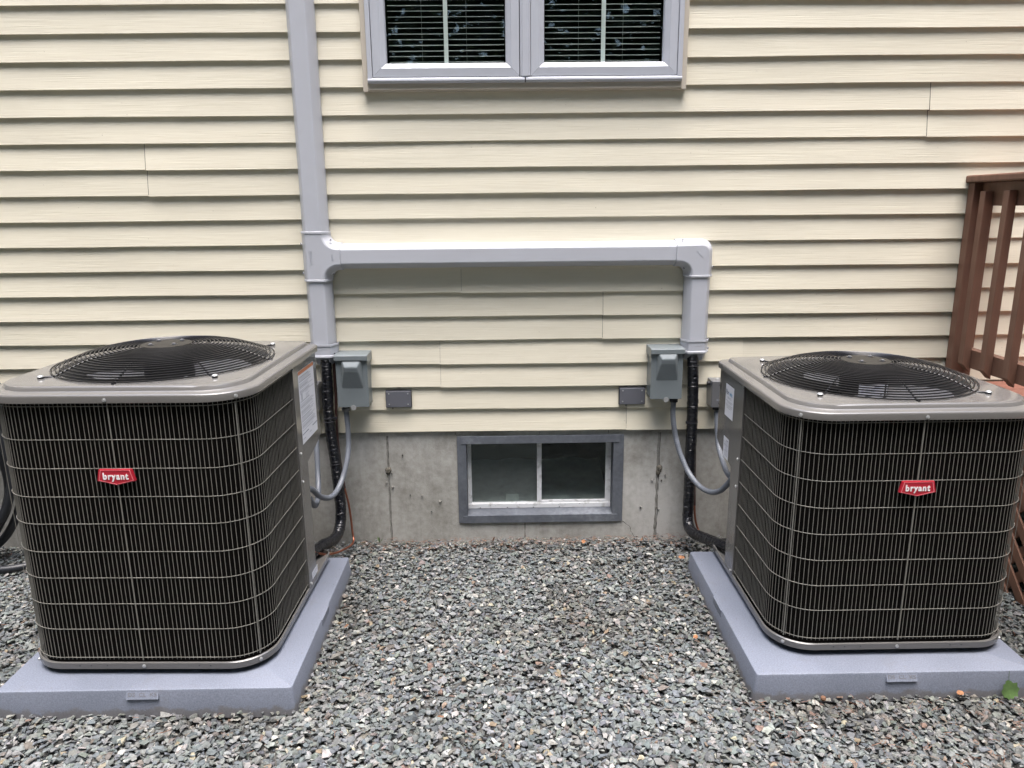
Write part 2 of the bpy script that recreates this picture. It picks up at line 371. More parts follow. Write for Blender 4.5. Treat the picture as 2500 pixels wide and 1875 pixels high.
# ------------------------------------------------------------------ house
HL = Vector((0, .1, 0))
house = thing('house', 'house wall of cream vinyl siding above a bare concrete foundation', 'house', HL)
def HM(): return MB(HL)
def siding_run(i, x0, x1, dy=0.0, dz=0.0, laps=2, seed=0):
    mb = HM(); nx = max(2, int((x1 - x0) / .06)); prof = []; zb = ZS + i * E_
    prof = [(.0140, .004), (.0018, 0), (0, .0022)]
    for k in range(1, 5): prof.append((.0140 * (k / 5) - .0008 * math.sin(PI * k / 5), E_ * k / 5))
    if laps == 2:
        prof += [(.0140, E_ + .001), (.0018, E_), (0, E_ + .0022)] + [(.0140 * (k / 5) - .0008 * math.sin(PI * k / 5), E_ + E_ * k / 5) for k in range(1, 5)]
    prof.append((.0140, laps * E_ + .006))
    loops = []
    for k in range(nx + 1):
        x = x0 + (x1 - x0) * k / nx; l = []
        for (y, z) in prof:
            wz = .0030 * noise.noise(Vector((x * .9, i * 1.7, 1))) + .0009 * noise.noise(Vector((x * 3.1, i * .9, 9)))
            wy = .0024 * noise.noise(Vector((x * 1.6, i * 1.3 + z * 6, 4))) + .0007 * noise.noise(Vector((x * 5, z * 9, i)))
            l.append((x, y + dy + wy, zb + z + dz + wz))
        loops.append(l)
    mb.loft(loops, closed=False)
    return part('siding_panel', mb, 'siding', house, 28)
XL, XR = -3.4, 4.2
seams = {0: [.532], 2: [-.277, 1.028], 4: [.420], 6: [-.178], 8: [], 10: [-1.4345], 12: [1.7135], 14: [], 16: [], 18: [-2.1, 2.2], 20: [-.9, 1.9], 22: [], 24: [-1.4, 1.1]}
WX0, WX1 = -.534, .721
for i, ss in seams.items():
    spans = [(XL, XR)] if i < 14 else [(XL, WX0), (WX1, XR)] if i < 24 else [(XL, XR)]
    for a, b in spans:
        cuts = [a] + sorted(s for s in ss if a + .05 < s < b - .05) + [b]
        for q in range(len(cuts) - 1):
            siding_run(i, cuts[q] + (.0010 if q and q % 2 == 0 else 0), cuts[q + 1] - ((.0030 if cuts[q + 1] < -1 else .0007 if cuts[q + 1] > 1.5 else .0010) if q % 2 == 0 and q + 2 < len(cuts) else 0), 0 if q % 2 == 0 else -.0030, -.0022 * (q % 2))
# sheathing behind the siding (with the window opening left free)
mb = HM()
for a, b in (((XL, .0165, ZS + .01), (WX0 - .0, .06, 3.3)), ((WX1, .0165, ZS + .01), (XR, .06, 3.3)), ((WX0, .0165, ZS + .01), (WX1, .06, ZS + 1.43)), ((WX0, .0165, 2.96), (WX1, .06, 3.3))): mb.box((a[0], .0215, a[2]), b)
part('sheathing', mb, 'room', house, None)
# foundation with a window opening
bx0, bx1, bz0, bz1 = -.2165, .5255, ZS - .4375, ZS - .0255
mb = HM(); y0, y1 = .015, .24
for a, b in (((XL, y0, -.15), (bx0, y1, ZS + .02)), ((bx1, y0, -.15), (XR, y1, ZS + .02)), ((bx0, y0, -.15), (bx1, y1, bz0)), ((bx0, y0, bz1), (bx1, y1, ZS + .02))): mb.box(a, b)
part('foundation_wall', mb, 'concrete', house, None)
def ridge(x, z0, z1, amp, w, seed):
    mb = HM(); L = []; n = 60
    for k in range(n + 1):
        z = z0 + (z1 - z0) * k / n; c = x + .0025 * noise.noise(Vector((z * 9, seed, 0))) + (z - .3) * .006
        h = amp * (.5 + noise.noise(Vector((z * 45, seed, 3)))); ww = w * (1 + .9 * noise.noise(Vector((z * 30, seed, 7))))
        L.append([(c - ww, .0152, z), (c - ww * .3, .0152 - max(.0006, h), z), (c + ww * .4, .0152 - max(.0004, h * .6), z), (c + ww, .0152, z)])
    mb.loft(L, closed=False); part('form_seam', mb, 'ridge', house, None)
    mb = HM(); L = []
    for k in range(n + 1):
        z = z0 + (z1 - z0) * k / n; c = x + w * 1.2 + .002 * noise.noise(Vector((z * 13, seed, 0))) + (z - .3) * .006; ww = .0011 * (1 + noise.noise(Vector((z * 40, seed, 5))))
        L.append([(c - ww, .0146, z), (c + ww, .0146, z)])
    mb.loft(L, closed=False); part('form_seam', mb, 'crack', house, None)
ridge(-.527, 0, .50, .0035, .0035, 1); ridge(.680, 0, .50, .005, .0055, 2); ridge(-1.75, 0, .5, .003, .004, 5); ridge(1.86, 0, .5, .003, .004, 6)
ridge(.0833, 0, .08, .001, .0012, 3)
def crust(x, z, w, h, seed, mat='crust', y=.014):
    mb = HM(); n = 18; c = [(x, y - .007, z)]; L = []
    for rr, dd in ((1, .0008), (.7, -.006), (.35, -.009)):
        L.append([(x + w * rr * math.cos(a) * (1 + .5 * noise.noise(Vector((math.cos(a) * 2, math.sin(a) * 2, seed)))), y + dd + .003 * noise.noise(Vector((a * 3, rr * 9, seed))), z + h * rr * math.sin(a) * (1 + .5 * noise.noise(Vector((math.cos(a) * 2, math.sin(a) * 2, seed + 5))))) for a in [2 * PI * k / n for k in range(n)]])
    mb.loft(L, True, False, True); part('tie_patch', mb, mat, house, None)
crust(-.526, .338, .014, .019, 1); crust(.688, .330, .013, .022, 2); crust(.683, .312, .010, .014, 7)
for k, (x, z) in enumerate([(-.512, .325), (-.537, .283), (-.51, .262), (-.434, .22), (-.38, .22), (.657, .278), (.70, .275), (.716, .30), (.61, .15), (-.46, .41), (.69, .14), (-.30, .19), (-.34, .14)]):
    crust(x, z, .0028 + .0014 * (k % 3), .0028 + .001 * (k % 2), k + 11, 'ridge' if k % 3 else 'crack', .0146)
def crack(pts, w=.0009):
    mb = HM(); L = []
    P = smoothpath([(x, .0147, z) for x, z in pts], .004)
    for k, p in enumerate(P):
        jx = .0022 * noise.noise(Vector((k * .45, pts[0][0] * 9, 0))); ww = w * (1.1 + noise.noise(Vector((k * .7, 3, pts[0][0])))) * (1 - .5 * k / len(P))
        L.append([(p.x + jx - ww, p.y, p.z), (p.x + jx + ww, p.y, p.z)])
    mb.loft(L, closed=False); part('crack', mb, 'crack', house, None)
crack([(.5277, .080), (.545, .066), (.5606, .054), (.566, .040), (.570, .028), (.583, .003)], .0013)
crack([(-.222, .512), (-.2205, .503), (-.214, .494)]); crack([(.150, .512), (.1506, .495)], .0006); crack([(.456, .514), (.4555, .497)], .0007)
# basement window
bw = part('basement_window', HM().box((bx0, .008, bz0), (bx0 + .040, .15, bz1)).box((bx1 - .046, .008, bz0), (bx1, .15, bz1))
          .box((bx0 + .018, .0055, bz1 - .0352), (bx1 - .0225, .15, bz1 + .0005)).box((bx0 + .0195, .0055, bz0 - .0005), (bx1 - .022, .035, bz0 + .0352)), 'buck', house, None, .0015,
          label='small sliding window in a weathered blue grey timber frame')
mb = HM(); mb.prism([(.0045, bz0 + .036), (.075, bz0 + .0475), (.15, bz0 + .048), (.15, bz0 + .034), (.03, bz0 + .032)], lambda p: (bx0 + .0405, p[0], p[1]), lambda p: (bx1 - .0465, p[0], p[1]))
part('sill', mb, 'buck', bw, None, .001)
vx0, vx1, vz0, vz1 = bx0 + .0405, bx1 - .0465, bz0 + .0485, bz1 - .0355
# vinyl frame at y .068
mb = HM()
mb.box((vx0, .064, vz0 - .002), (vx1, .10, vz0 + .020)); mb.box((vx0, .070, vz0 + .0201), (vx0 + .018, .10, vz1)); mb.box((vx1 - .012, .070, vz0 + .0201), (vx1, .10, vz1)); mb.box((vx0 + .0181, .074, vz1 - .006), (vx1 - .0121, .10, vz1))
part('frame', mb, 'bvinyl', bw, None, .0015)
mx = .151
mb = HM(); mb.box((mx - .010, .068, vz0 + .0205), (mx + .011, .082, vz1 - .0065)).box((mx + .0112, .071, vz0 + .0205), (vx1 - .0125, .082, vz0 + .032)).box((vx1 - .0245, .071, vz0 + .0322), (vx1 - .0125, .082, vz1 - .0065)).box((mx + .0112, .072, vz1 - .011), (vx1 - .0247, .082, vz1 - .0067))
part('sash', mb, 'bvinyl', bw, None, .001)
part('pane', HM().box((vx0 + .0183, .088, vz0 + .0203), (mx - .0102, .090, vz1 - .0068)), 'glass_left', bw, None)
part('pane', HM().box((mx + .0114, .078, vz0 + .0323), (vx1 - .0247, .080, vz1 - .0112)), 'glass_right', bw, None)
mb = HM()
for x in (.055, .18, .30, .42): mb.box((vx0 + x - .003, .0625, vz0 + .0005), (vx0 + x + .003, .0642, vz0 + .003))
for x, z, w in ((.10, .012, .004), (.02, .013, .002), (.125, .010, .0015), (.235, .014, .003), (.445, .014, .003), (.51, .015, .006), (.415, .011, .0015), (.30, .015, .0015)): mb.box((vx0 + x, .0632, vz0 + z), (vx0 + x + w, .0642, vz0 + z + .0012))
part('weep_slot', mb, 'hole', bw, None)
# window well contents seen through the panes: a rumpled sheet on a ledge, dark room
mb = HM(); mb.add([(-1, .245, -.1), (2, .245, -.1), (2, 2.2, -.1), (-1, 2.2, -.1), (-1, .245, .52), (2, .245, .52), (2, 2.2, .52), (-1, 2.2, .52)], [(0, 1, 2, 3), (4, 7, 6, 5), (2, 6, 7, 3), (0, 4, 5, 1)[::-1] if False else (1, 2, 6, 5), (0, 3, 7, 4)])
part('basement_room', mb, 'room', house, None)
mb = HM(); L = []
for j in range(9):
    y = .105 + j * .05
    L.append([(vx0 + (vx1 - vx0) * k / 40, y, vz0 - .004 + .018 * j * .6 + (.010 * noise.noise(Vector((k * .22, j * .8, 5)))) * (j > 0)) for k in range(41)])
mb.loft(L, closed=False); part('crumpled_sheet', mb, 'cloth', bw, 60)
mb = HM()
mb.box((-.002, .094, vz0 + .021), (.058, .097, vz0 + .056)); part('lock_tab', mb, 'cloth', bw, None, .001)
# upper double window
WZ = ZS + 1.4095; WT = 2.955
uw = part('window', HM().box((-.5201, -.030, ZS + 1.4345), (-.5020, .05, WT)), 'lav', house, None, .002, label='double casement window with pale vinyl frames and half closed blinds')
part('frame', HM().box((.6892, -.030, ZS + 1.4345), (.7078, .05, WT)), 'lav', uw, None, .002)
part('frame', HM().box((.0745, -.027, ZS + 1.4557), (.1150, .05, WT)), 'lav', uw, None, .002)
def hbar(x0, x1, prof):   # prof list of (y,z)
    mb = HM(); mb.prism(prof, lambda p: (x0, p[0], p[1]), lambda p: (x1, p[0], p[1])); return mb
z0 = ZS + 1.4345
mb = HM()
for a, b in ((-.5199, .0925), (.0965, .7076)):
    mb.prism([(-.016, z0 - .001), (-.030, z0), (-.034, z0 + .007), (-.0335, z0 + .013), (-.024, z0 + .0195), (.045, z0 + .0195), (.045, z0 - .001)], lambda p, a=a: (a, p[0], p[1]), lambda p, b=b: (b, p[0], p[1]))
part('sill', mb, 'lav', uw, None, .0008)
part('sill', HM().box((.0927, -.030, z0 + .001), (.0963, .04, z0 + .018)), 'hole', uw, None)
part('mullion', HM().box((.083, -.0325, z0 + .0198), (.1065, -.0272, WT)), 'lav', uw, None, .0015)
def sash(x0, x1):
    """mitred sash: four mitred bars with a stepped profile"""
    zb = z0 + .0222; zt = WT
    o = [(0, -.024), (.031, -.026), (.0335, -.0225), (.040, -.019), (.0515, -.008), (.0535, .012)]    # inset, y
    def loop(ins, y): return [(x0 + ins, y, zb + ins), (x1 - ins, y, zb + ins), (x1 - ins, y, zt), (x0 + ins, y, zt)]
    names = ('sash_rail', 'sash_stile', None, 'sash_stile')
    for q in (0, 1, 3):
        mb = HM(); g = .0004
        A = []
        for ins, y in [(0, .03)] + o:
            l = loop(ins, y); a, b = Vector(l[q]), Vector(l[(q + 1) % 4]); d = (b - a).normalized() * g; A.append([tuple(a + (d if q != 3 or True else d * 0)), tuple(b - d)])
        mb.loft(A, closed=False); part(names[q], mb, 'lav', uw, 25)
    part('gap_shadow', HM().box((x0 - .0022, -.012, zb - .0024), (x1 + .0022, .03, zb - .0004)), 'hole', uw, None)
sash(-.4996, .0714); sash(.1168, .6872)
gl = [(-.4455, .0175), (.1705, .6335)]
for k, (a, b) in enumerate(gl):
    zg = z0 + .0222 + .0515
    part('pane', HM().box((a, .0085, zg), (b, .0105, WT)), 'glass', uw, None)
    c = (-.2143, .402)[k]
    part('muntin', HM().box((c - .0082, .0135, zg), (c + .0082, .0195, WT)), 'bars', uw, None, .001)
# dark room behind the upper window
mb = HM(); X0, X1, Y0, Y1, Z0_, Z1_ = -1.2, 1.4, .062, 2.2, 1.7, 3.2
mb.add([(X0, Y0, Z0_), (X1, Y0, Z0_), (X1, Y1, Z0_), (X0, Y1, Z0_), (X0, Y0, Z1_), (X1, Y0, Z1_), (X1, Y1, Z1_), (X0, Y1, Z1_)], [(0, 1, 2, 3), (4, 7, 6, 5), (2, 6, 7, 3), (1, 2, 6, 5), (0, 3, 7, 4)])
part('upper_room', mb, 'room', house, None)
# trim round the window
for x, s in ((-.5409, 1), (.7279, -1)):
    a, b = sorted((x, x + s * .0200)); mb = HM(); mb.box((a, -.021, ZS + 1.4035), (b, .012, WT)); part('j_channel', mb, 'trim', house, None, .002)
mb = HM(); mb.prism([(-.019, ZS + 1.411), (-.017, ZS + 1.4345), (.012, ZS + 1.4345), (.012, ZS + 1.405), (-.0135, ZS + 1.4065), (-.0135, ZS + 1.4095)], lambda p: (-.5207, p[0], p[1]), lambda p: (.7077, p[0], p[1]))
part('undersill_trim', mb, 'trim', house, None, .0006)
# blinds: things of their own, slats as parts
for k, (a, b) in enumerate(gl):
    bt = thing('window_blind', ('half open slatted blind behind the left pane of the double window', 'half open slatted blind behind the right pane of the double window')[k], 'blind', ((a + b) / 2, .05, WT), 0, 'blinds behind the double window')
    w = (b - a) / 2 - .004; sm = None
    mb = MB(); L = []
    for q in range(7):
        t = q / 6 - .5; L.append([(-w, t * .024 * math.cos(.3), t * .024 * math.sin(.255) + .0025 * (1 - 4 * t * t)), (w, t * .024 * math.cos(.3), t * .024 * math.sin(.255) + .0025 * (1 - 4 * t * t))])
    mb.loft(L, closed=False); sm = mb.mesh('slat', 'blind', 60)
    for q in range(28):
        z = ZS + 1.520 + q * .0206 - WT + .003
        if z + WT > WT: break
        link('slat', sm, bt, (0, 0.0, z + .0004 * random.uniform(-1, 1)), (random.uniform(-.07, .07), random.uniform(-.004, .004), 0))
    part('bottom_bar', MB().box((-w + (0 if k == 0 else .0), -.010, ZS + 1.503 - WT), (w * (.97), .010, ZS + 1.5095 - WT)), 'blind', bt, None, .001)
    for cx in (-w * .42, w * .35): part('cord', MB().cyl((cx, -.013, ZS + 1.505 - WT), (cx, -.013, 0), .0006, 5), 'blind', bt)
    part('head_rail', MB().box((-w, -.012, -.03), (w, .012, 0)), 'blind', bt, None)

# ------------------------------------------------------------------ line set cover (duct)
DL = Vector((-.767, 0, .84))
duct = thing('line_set_cover', 'pale grey plastic line duct running down the wall, across on a tee and down again', 'duct', DL)
DP = [(.0525, .0), (.0525, -.022), (.0516, -.027), (.0345, -.0605), (.0320, -.0640), (.0275, -.066)]
def dsec(sc=1.0, g=0.0): return [(a * sc + g, b * sc - g) for a, b in DP] + [(-a * sc - g, b * sc - g) for a, b in DP[::-1]]
def vduct(x, z0, z1, name='straight_duct', sc=1.0):
    mb = MB(DL); mb.loft([[(x + a, b, z) for a, b in dsec(sc)] for z in (z0, z1)], closed=False); return part(name, mb, 'duct', duct, 22)
vduct(-.767, ZS + .862, 3.2); vduct(-.767, ZS + .40, ZS + .68)
vduct(.808, ZS + .40, ZS + .685)
mb = MB(DL); zc = ZS + .7685; mb.loft([[(x, b, zc + a) for a, b in dsec(.955)] for x in (-.672, .716)], closed=False); part('straight_duct', mb, 'duct', duct, 22)
def fitting(outline, name, extra=0):
    mb = MB(DL); L = []
    for o, y in ((0, 0), (0, -.025), (.0010, -.030), (.0185, -.0625), (.0215, -.0670), (.027, -.0695)):
        L.append([(x + nx * o, y, z + nz * o) for x, z, nx, nz in outline])
    mb.loft(L, True, False, True); return part(name, mb, 'duct', duct, 22)
def arc(cx, cz, r, a0, a1, s, n=9):   # inward normal s=-1 towards centre, +1 away
    return [(cx + r * math.cos(R(a0 + (a1 - a0) * k / n)), cz + r * math.sin(R(a0 + (a1 - a0) * k / n)), s * math.cos(R(a0 + (a1 - a0) * k / n)), s * math.sin(R(a0 + (a1 - a0) * k / n))) for k in range(n + 1)]
x0 = -.767; hw = .0565; fr = .036; zb_, zt_ = ZS + .7125, ZS + .8235
ol = [(x0 - hw, ZS + .868, 1, 0), (x0 - hw, ZS + .672, 1, 0), (x0 + hw, ZS + .672, -1, 0)] + arc(x0 + hw + fr, zb_ - fr, fr, 180, 90, 1) + [(-.664, zb_, 0, 1), (-.664, zt_, 0, -1)] + arc(x0 + hw + fr, zt_ + fr, fr, 270, 180, 1) + [(x0 + hw, ZS + .868, -1, 0)]
fitting([(x, z, nx, nz) for x, z, nx, nz in ol], 'tee_joint')
xe = .808; ro = .052; ri = .03
ol = [(.708, ZS + .824, 0, -1)] + arc(xe + hw - ro, ZS + .8255 - ro, ro, 90, 0, -1) + [(xe + hw, ZS + .677, -1, 0), (xe - hw, ZS + .677, 1, 0)] + arc(xe - hw - ri, ZS + .7135 - ri, ri, 0, 90, 1) + [(.708, ZS + .7135, 0, 1)]
fitting(ol, 'elbow_joint')
def rim(x, z, horiz=False):
    mb = MB(DL); sec = dsec(1.0, .0055)
    L = []
    for g, zz in ((-.001, 0), (.0, .0015), (.0, .0085), (-.001, .010)):
        s_ = [(a + (g if a > 0 else -g), b - g) for a, b in sec]
        L.append([(x + a, b, z + zz) for a, b in s_] if not horiz else [(z + zz - 0, b, x + a) for a, b in s_])
    mb.loft(L, closed=False); part('joint_rim', mb, 'duct', duct, 30)
rim(x0, ZS + .861); rim(x0, ZS + .668); rim(xe, ZS + .670)
def endcap(x):
    mb = MB(DL); L = []
    for z, sc, g in ((ZS + .409, 1, .0045), (ZS + .409, 1, .0065), (ZS + .401, 1, .0065), (ZS + .399, 1, .004), (ZS + .362, 1, .0035), (ZS + .360, 1, .006), (ZS + .353, 1, .006), (ZS + .351, 1, .002),
                     (ZS + .345, .97, 0), (ZS + .344, .95, 0), (ZS + .338, .93, 0), (ZS + .337, .91, 0), (ZS + .331, .89, 0), (ZS + .330, .87, 0), (ZS + .320, .82, 0), (ZS + .319, .6, 0)):
        L.append([(x + a, b, z) for a, b in dsec(sc, g)])
    mb.loft(L, closed=False); part('end_cap', mb, 'duct', duct, 30)
endcap(x0 + .004); endcap(xe)
def dscrew(x, y, z, nx, ny, nz):
    d = Vector((nx, ny, nz)).normalized(); c = Vector((x, y, z)); mb = MB(DL); mb.cyl(c - d * .001, c + d * .0012, .0056, 12); o = part('screw_boss', mb, 'duct', duct)
    mb = MB(DL); mb.cyl(c, c + d * .0017, .0034, 10); q = part('screw_hole', mb, 'hole', duct)
for a in ((x0 - hw + .004, -.058, ZS + .822, -.8, -.6, 0), (x0 - hw + .004, -.058, ZS + .705, -.8, -.6, 0), (x0 + hw + .010, -.052, zt_ + .012, .6, -.6, .6), (x0 + hw + .011, -.052, zb_ - .013, .6, -.6, -.6),
          (.733, -.052, ZS + .8215, 0, -.5, .85), (xe - hw - .008, -.052, zb_ - .004, -.6, -.6, -.6), (xe + hw - .003, -.052, ZS + .712, .85, -.5, 0),
          (x0 + .052, -.056, ZS + .368, .7, -.7, 0), (xe + .050, -.056, ZS + .372, .7, -.7, 0), (xe - .050, -.056, ZS + .372, -.7, -.7, 0)): dscrew(*a)
t = textmesh('INABA', .020, .0006, .0002, 1, 'embossed_lettering', 'duct'); o = link('embossed_lettering', t, duct, Vector((x0 - .016, -.0697, ZS + .766)) - DL); o.rotation_euler = (PI / 2, PI / 2, 0)
t = textmesh('FJ-100', .010, .0005, 0, 1, 'embossed_lettering', 'duct'); o = link('embossed_lettering', t, duct, Vector((x0 + .072, -.0697, ZS + .768)) - DL); o.rotation_euler = (PI / 2, PI / 2, 0)
t = textmesh('INABA', .012, .0005, .0001, 1, 'embossed_lettering', 'duct'); o = link('embossed_lettering', t, duct, Vector((xe - .005, -.0697, ZS + .765)) - DL); o.rotation_euler = (PI / 2, PI / 4, 0)
for x in (x0 - .008, xe + .004):
    t = textmesh('INABA', .009, .0005, .0001, 1, 'embossed_lettering', 'duct'); link('embossed_lettering', t, duct, Vector((x, -.0697, ZS + .385)) - DL, (PI / 2, 0, 0))

# ------------------------------------------------------------------ boxes on the wall
def disconnect(x0, x1, zb, zt, label, flip):
    L = Vector(((x0 + x1) / 2, 0, zb)); w = (x1 - x0) / 2; h = zt - zb
    t = thing('disconnect_box', label, 'electrical box', L, 0, 'electrical disconnect boxes beside the line duct')
    part('body', MB().box((-w + .003, -.086, .002), (w - .003, .012, h - .006)), 'greybox', t, None, .002)
    part('hood', MB().prism([(.012, h), (-.099, h - .001), (-.1035, h - .0035), (-.104, h - .0225), (-.1005, h - .0225), (-.094, h - .006), (.012, h - .005)], lambda p: (-w - .002, p[0], p[1]), lambda p: (w + .002, p[0], p[1])), 'greybox', t, None, .0008)
    for s in (-1, 1):
        a, b = sorted((s * (w + .0022), s * (w + .0035)))
        part('hood_side', MB().prism([(.01, h - .0005), (-.099, h - .0015), (-.1035, h - .004), (-.104, h - .0215), (-.088, h - .036), (.01, h - .036)], lambda p: (a, p[0], p[1]), lambda p: (b, p[0], p[1])), 'greybox', t, None)
    cv = MB(); cv.box((-w, -.0925, 0), (w, -.0865, h - .0235)); c = part('cover', cv, 'greybox', t, None, .0016)
    ex0, ex1, ez0, ez1 = -w * .67, w * .70, .082, .212; y = -.0928
    cz = .176; m_ = MB(); kx = .018
    m_.add([(ex0, y, ez1), (ex1, y, ez1), (ex1 + .001, y, ez0), (ex0 - .001, y, ez0), (ex0 + kx, y - .023, cz), (ex1 - kx, y - .023, cz), (ex0 + kx * .95, y - .020, cz - .02), (ex1 - kx * .95, y - .020, cz - .02)],
           [(0, 1, 5, 4), (4, 5, 7, 6), (6, 7, 2, 3), (0, 4, 6, 3), (1, 2, 7, 5)])
    part('embossed_bulge', m_, 'greybox', c, None, .004)
    hx = (-.001 if not flip else .001)
    hm = MB(); hm.lathe([(.0045, 0), (.0115, 0), (.0115, .0016), (.0045, .0016)], (hx, -.094, -.002), 16, 'y'); part('hasp', hm, 'screw', t, None)
    return t
disconnect(-.7058, -.5745, ZS + .1432, ZS + .3685, 'grey green disconnect box with a bulged lid left of the basement window', 0)
disconnect(.6135, .7475, ZS + .161, ZS + .3800, 'grey green disconnect box with a bulged lid right of the basement window', 1)
def plate(x0, x1, z0, z1, label):
    L = Vector(((x0 + x1) / 2, 0, z0)); w = (x1 - x0) / 2; h = z1 - z0
    t = thing('cover_plate', label, 'cover plate', L, 0, 'blank cover plates on the siding')
    part('gasket', MB().box((-w, -.006, 0), (w, .01, h)), 'gasket', t, None, .002)
    p = part('plate', MB().box((-w + .0022, -.0115, .0022), (w - .0022, -.0062, h - .0032)), 'plategrey', t, None, .002)
    for sx in (-1, 1):
        for sz in (.2, .82): part('screw', MB().lathe([(.0033, 0), (.0030, .0012), (.001, .0018)], (sx * w * .73, -.0116, h * sz), 10, 'y'), 'screw', t)
    part('ground_lug', MB().box((-w * .5, -.010, -.006), (-w * .44, -.006, 0)), 'gasket', t, None)
plate(-.5188, -.4061, ZS + .1158, ZS + .192, 'blank grey cover plate on the siding near the left disconnect box')
plate(.4955, .6100, ZS + .1158, ZS + .1936, 'blank grey cover plate on the siding near the right disconnect box')
def junction(x0, x1, zb, zt, y0, y1, label, nub):
    L = Vector(((x0 + x1) / 2, 0, zb)); w = (x1 - x0) / 2; h = zt - zb
    t = thing('surge_box', label, 'electrical box', L, 0, 'small grey boxes behind the units')
    part('body', MB().box((-w, y1, 0), (w, y0, h)), 'galv', t, None, .003)
    part('cover', MB().box((-w + .001, y1 - .0025, .001), (w - .001, y1 - .0003, h - .001)), 'galv', t, None, .001)
    for zz in (.17, .86): part('screw', MB().lathe([(.0042, 0), (.004, .001), (.0015, .0012)], (.002, y1 - .0026, h * zz), 10, 'y'), 'gasket', t)
    part('indicator_lens', MB().lathe([(.010, 0), (.009, .003), (.004, .005)], (0, (y0 + y1) / 2, h), 12), 'screw', t)
    if nub: part('bushing', MB().cyl((-w - .012, -.04, h * .87), (-w, -.04, h * .87), .008, 12), 'gasket', t)
    q = textmesh('SURGE', .011, .0003, 0, .9, 'printed_lettering', 'inkgrey'); link('printed_lettering', q, t, (.004, y1 - .0028, h * .29), (PI / 2, 0, 0))
    return t
junction(.880, .944, ZS + .116, ZS + .231, .012, -.074, 'small grey surge protector box on the siding beside the right unit', 1)
junction(-.862, -.794, ZS + .122, ZS + .2365, .012, -.058, 'small grey box half hidden behind the left unit', 0)

# ------------------------------------------------------------------ pipes and conduits
def conduit(pts, label, ribs, top_fit):
    L = Vector(pts[0]); t = thing('conduit', label, 'conduit', L, 0, 'flexible grey conduits feeding the units')
    P = smoothpath(pts, .0025 if ribs else .008)
    mb = MB(L); rf = (lambda d: 1 + .045 * math.sin(2 * PI * d / .0098)) if ribs else (lambda d: 1 + .008 * math.sin(2 * PI * d / .006))
    mb.tube(P, .0112, 12, rf=rf); part('sleeve', mb, 'conduit', t, 60)
    x, y, z = pts[0]
    f = MB(L); f.lathe([(.0125, -.004), (.0175, -.002), (.0178, .010), (.0135, .012), (.0135, .020)], (x, y, z - .006), 8 if top_fit else 16); part('connector', f, 'gasket' if ribs else 'galv', t, 20)
    return t
conduit([(-.683, -.055, .646), (-.679, -.058, .592), (-.678, -.060, .553), (-.678, -.070, .489), (-.681, -.100, .432), (-.695, -.140, .367), (-.708, -.190, .333), (-.719, -.240, .324), (-.731, -.290, .335), (-.744, -.350, .369), (-.760, -.420, .428), (-.775, -.533, .455)],
        'smooth grey conduit looping from the left disconnect box behind the left unit', 0, 1)
conduit([(-.826, -.045, .632), (-.822, -.06, .57), (-.812, -.085, .52), (-.808, -.100, .484), (-.804, -.120, .441), (-.798, -.150, .385), (-.787, -.200, .338), (-.775, -.270, .317), (-.764, -.360, .332), (-.765, -.440, .403), (-.775, -.533, .44)],
        'pale grey conduit dropping from the half hidden small box to the left unit', 0, 0)
conduit([(.723, -.055, .668), (.723, -.055, .643), (.722, -.055, .610), (.727, -.058, .561), (.737, -.060, .504), (.744, -.070, .474), (.752, -.080, .443), (.765, -.100, .406), (.782, -.130, .366), (.803, -.180, .338), (.821, -.230, .328), (.841, -.290, .337), (.859, -.340, .364), (.872, -.380, .405), (.885, -.420, .451), (.90, -.493, .475)],
        'ribbed grey conduit looping from the right disconnect box to the right unit', 1, 0)
conduit([(.913, -.045, .629), (.913, -.060, .576), (.915, -.080, .498), (.916, -.100, .465), (.915, -.130, .448), (.911, -.200, .423), (.905, -.290, .411), (.918, -.380, .414), (.935, -.493, .425)],
        'ribbed grey conduit curving from the surge protector box to the right unit', 1, 0)
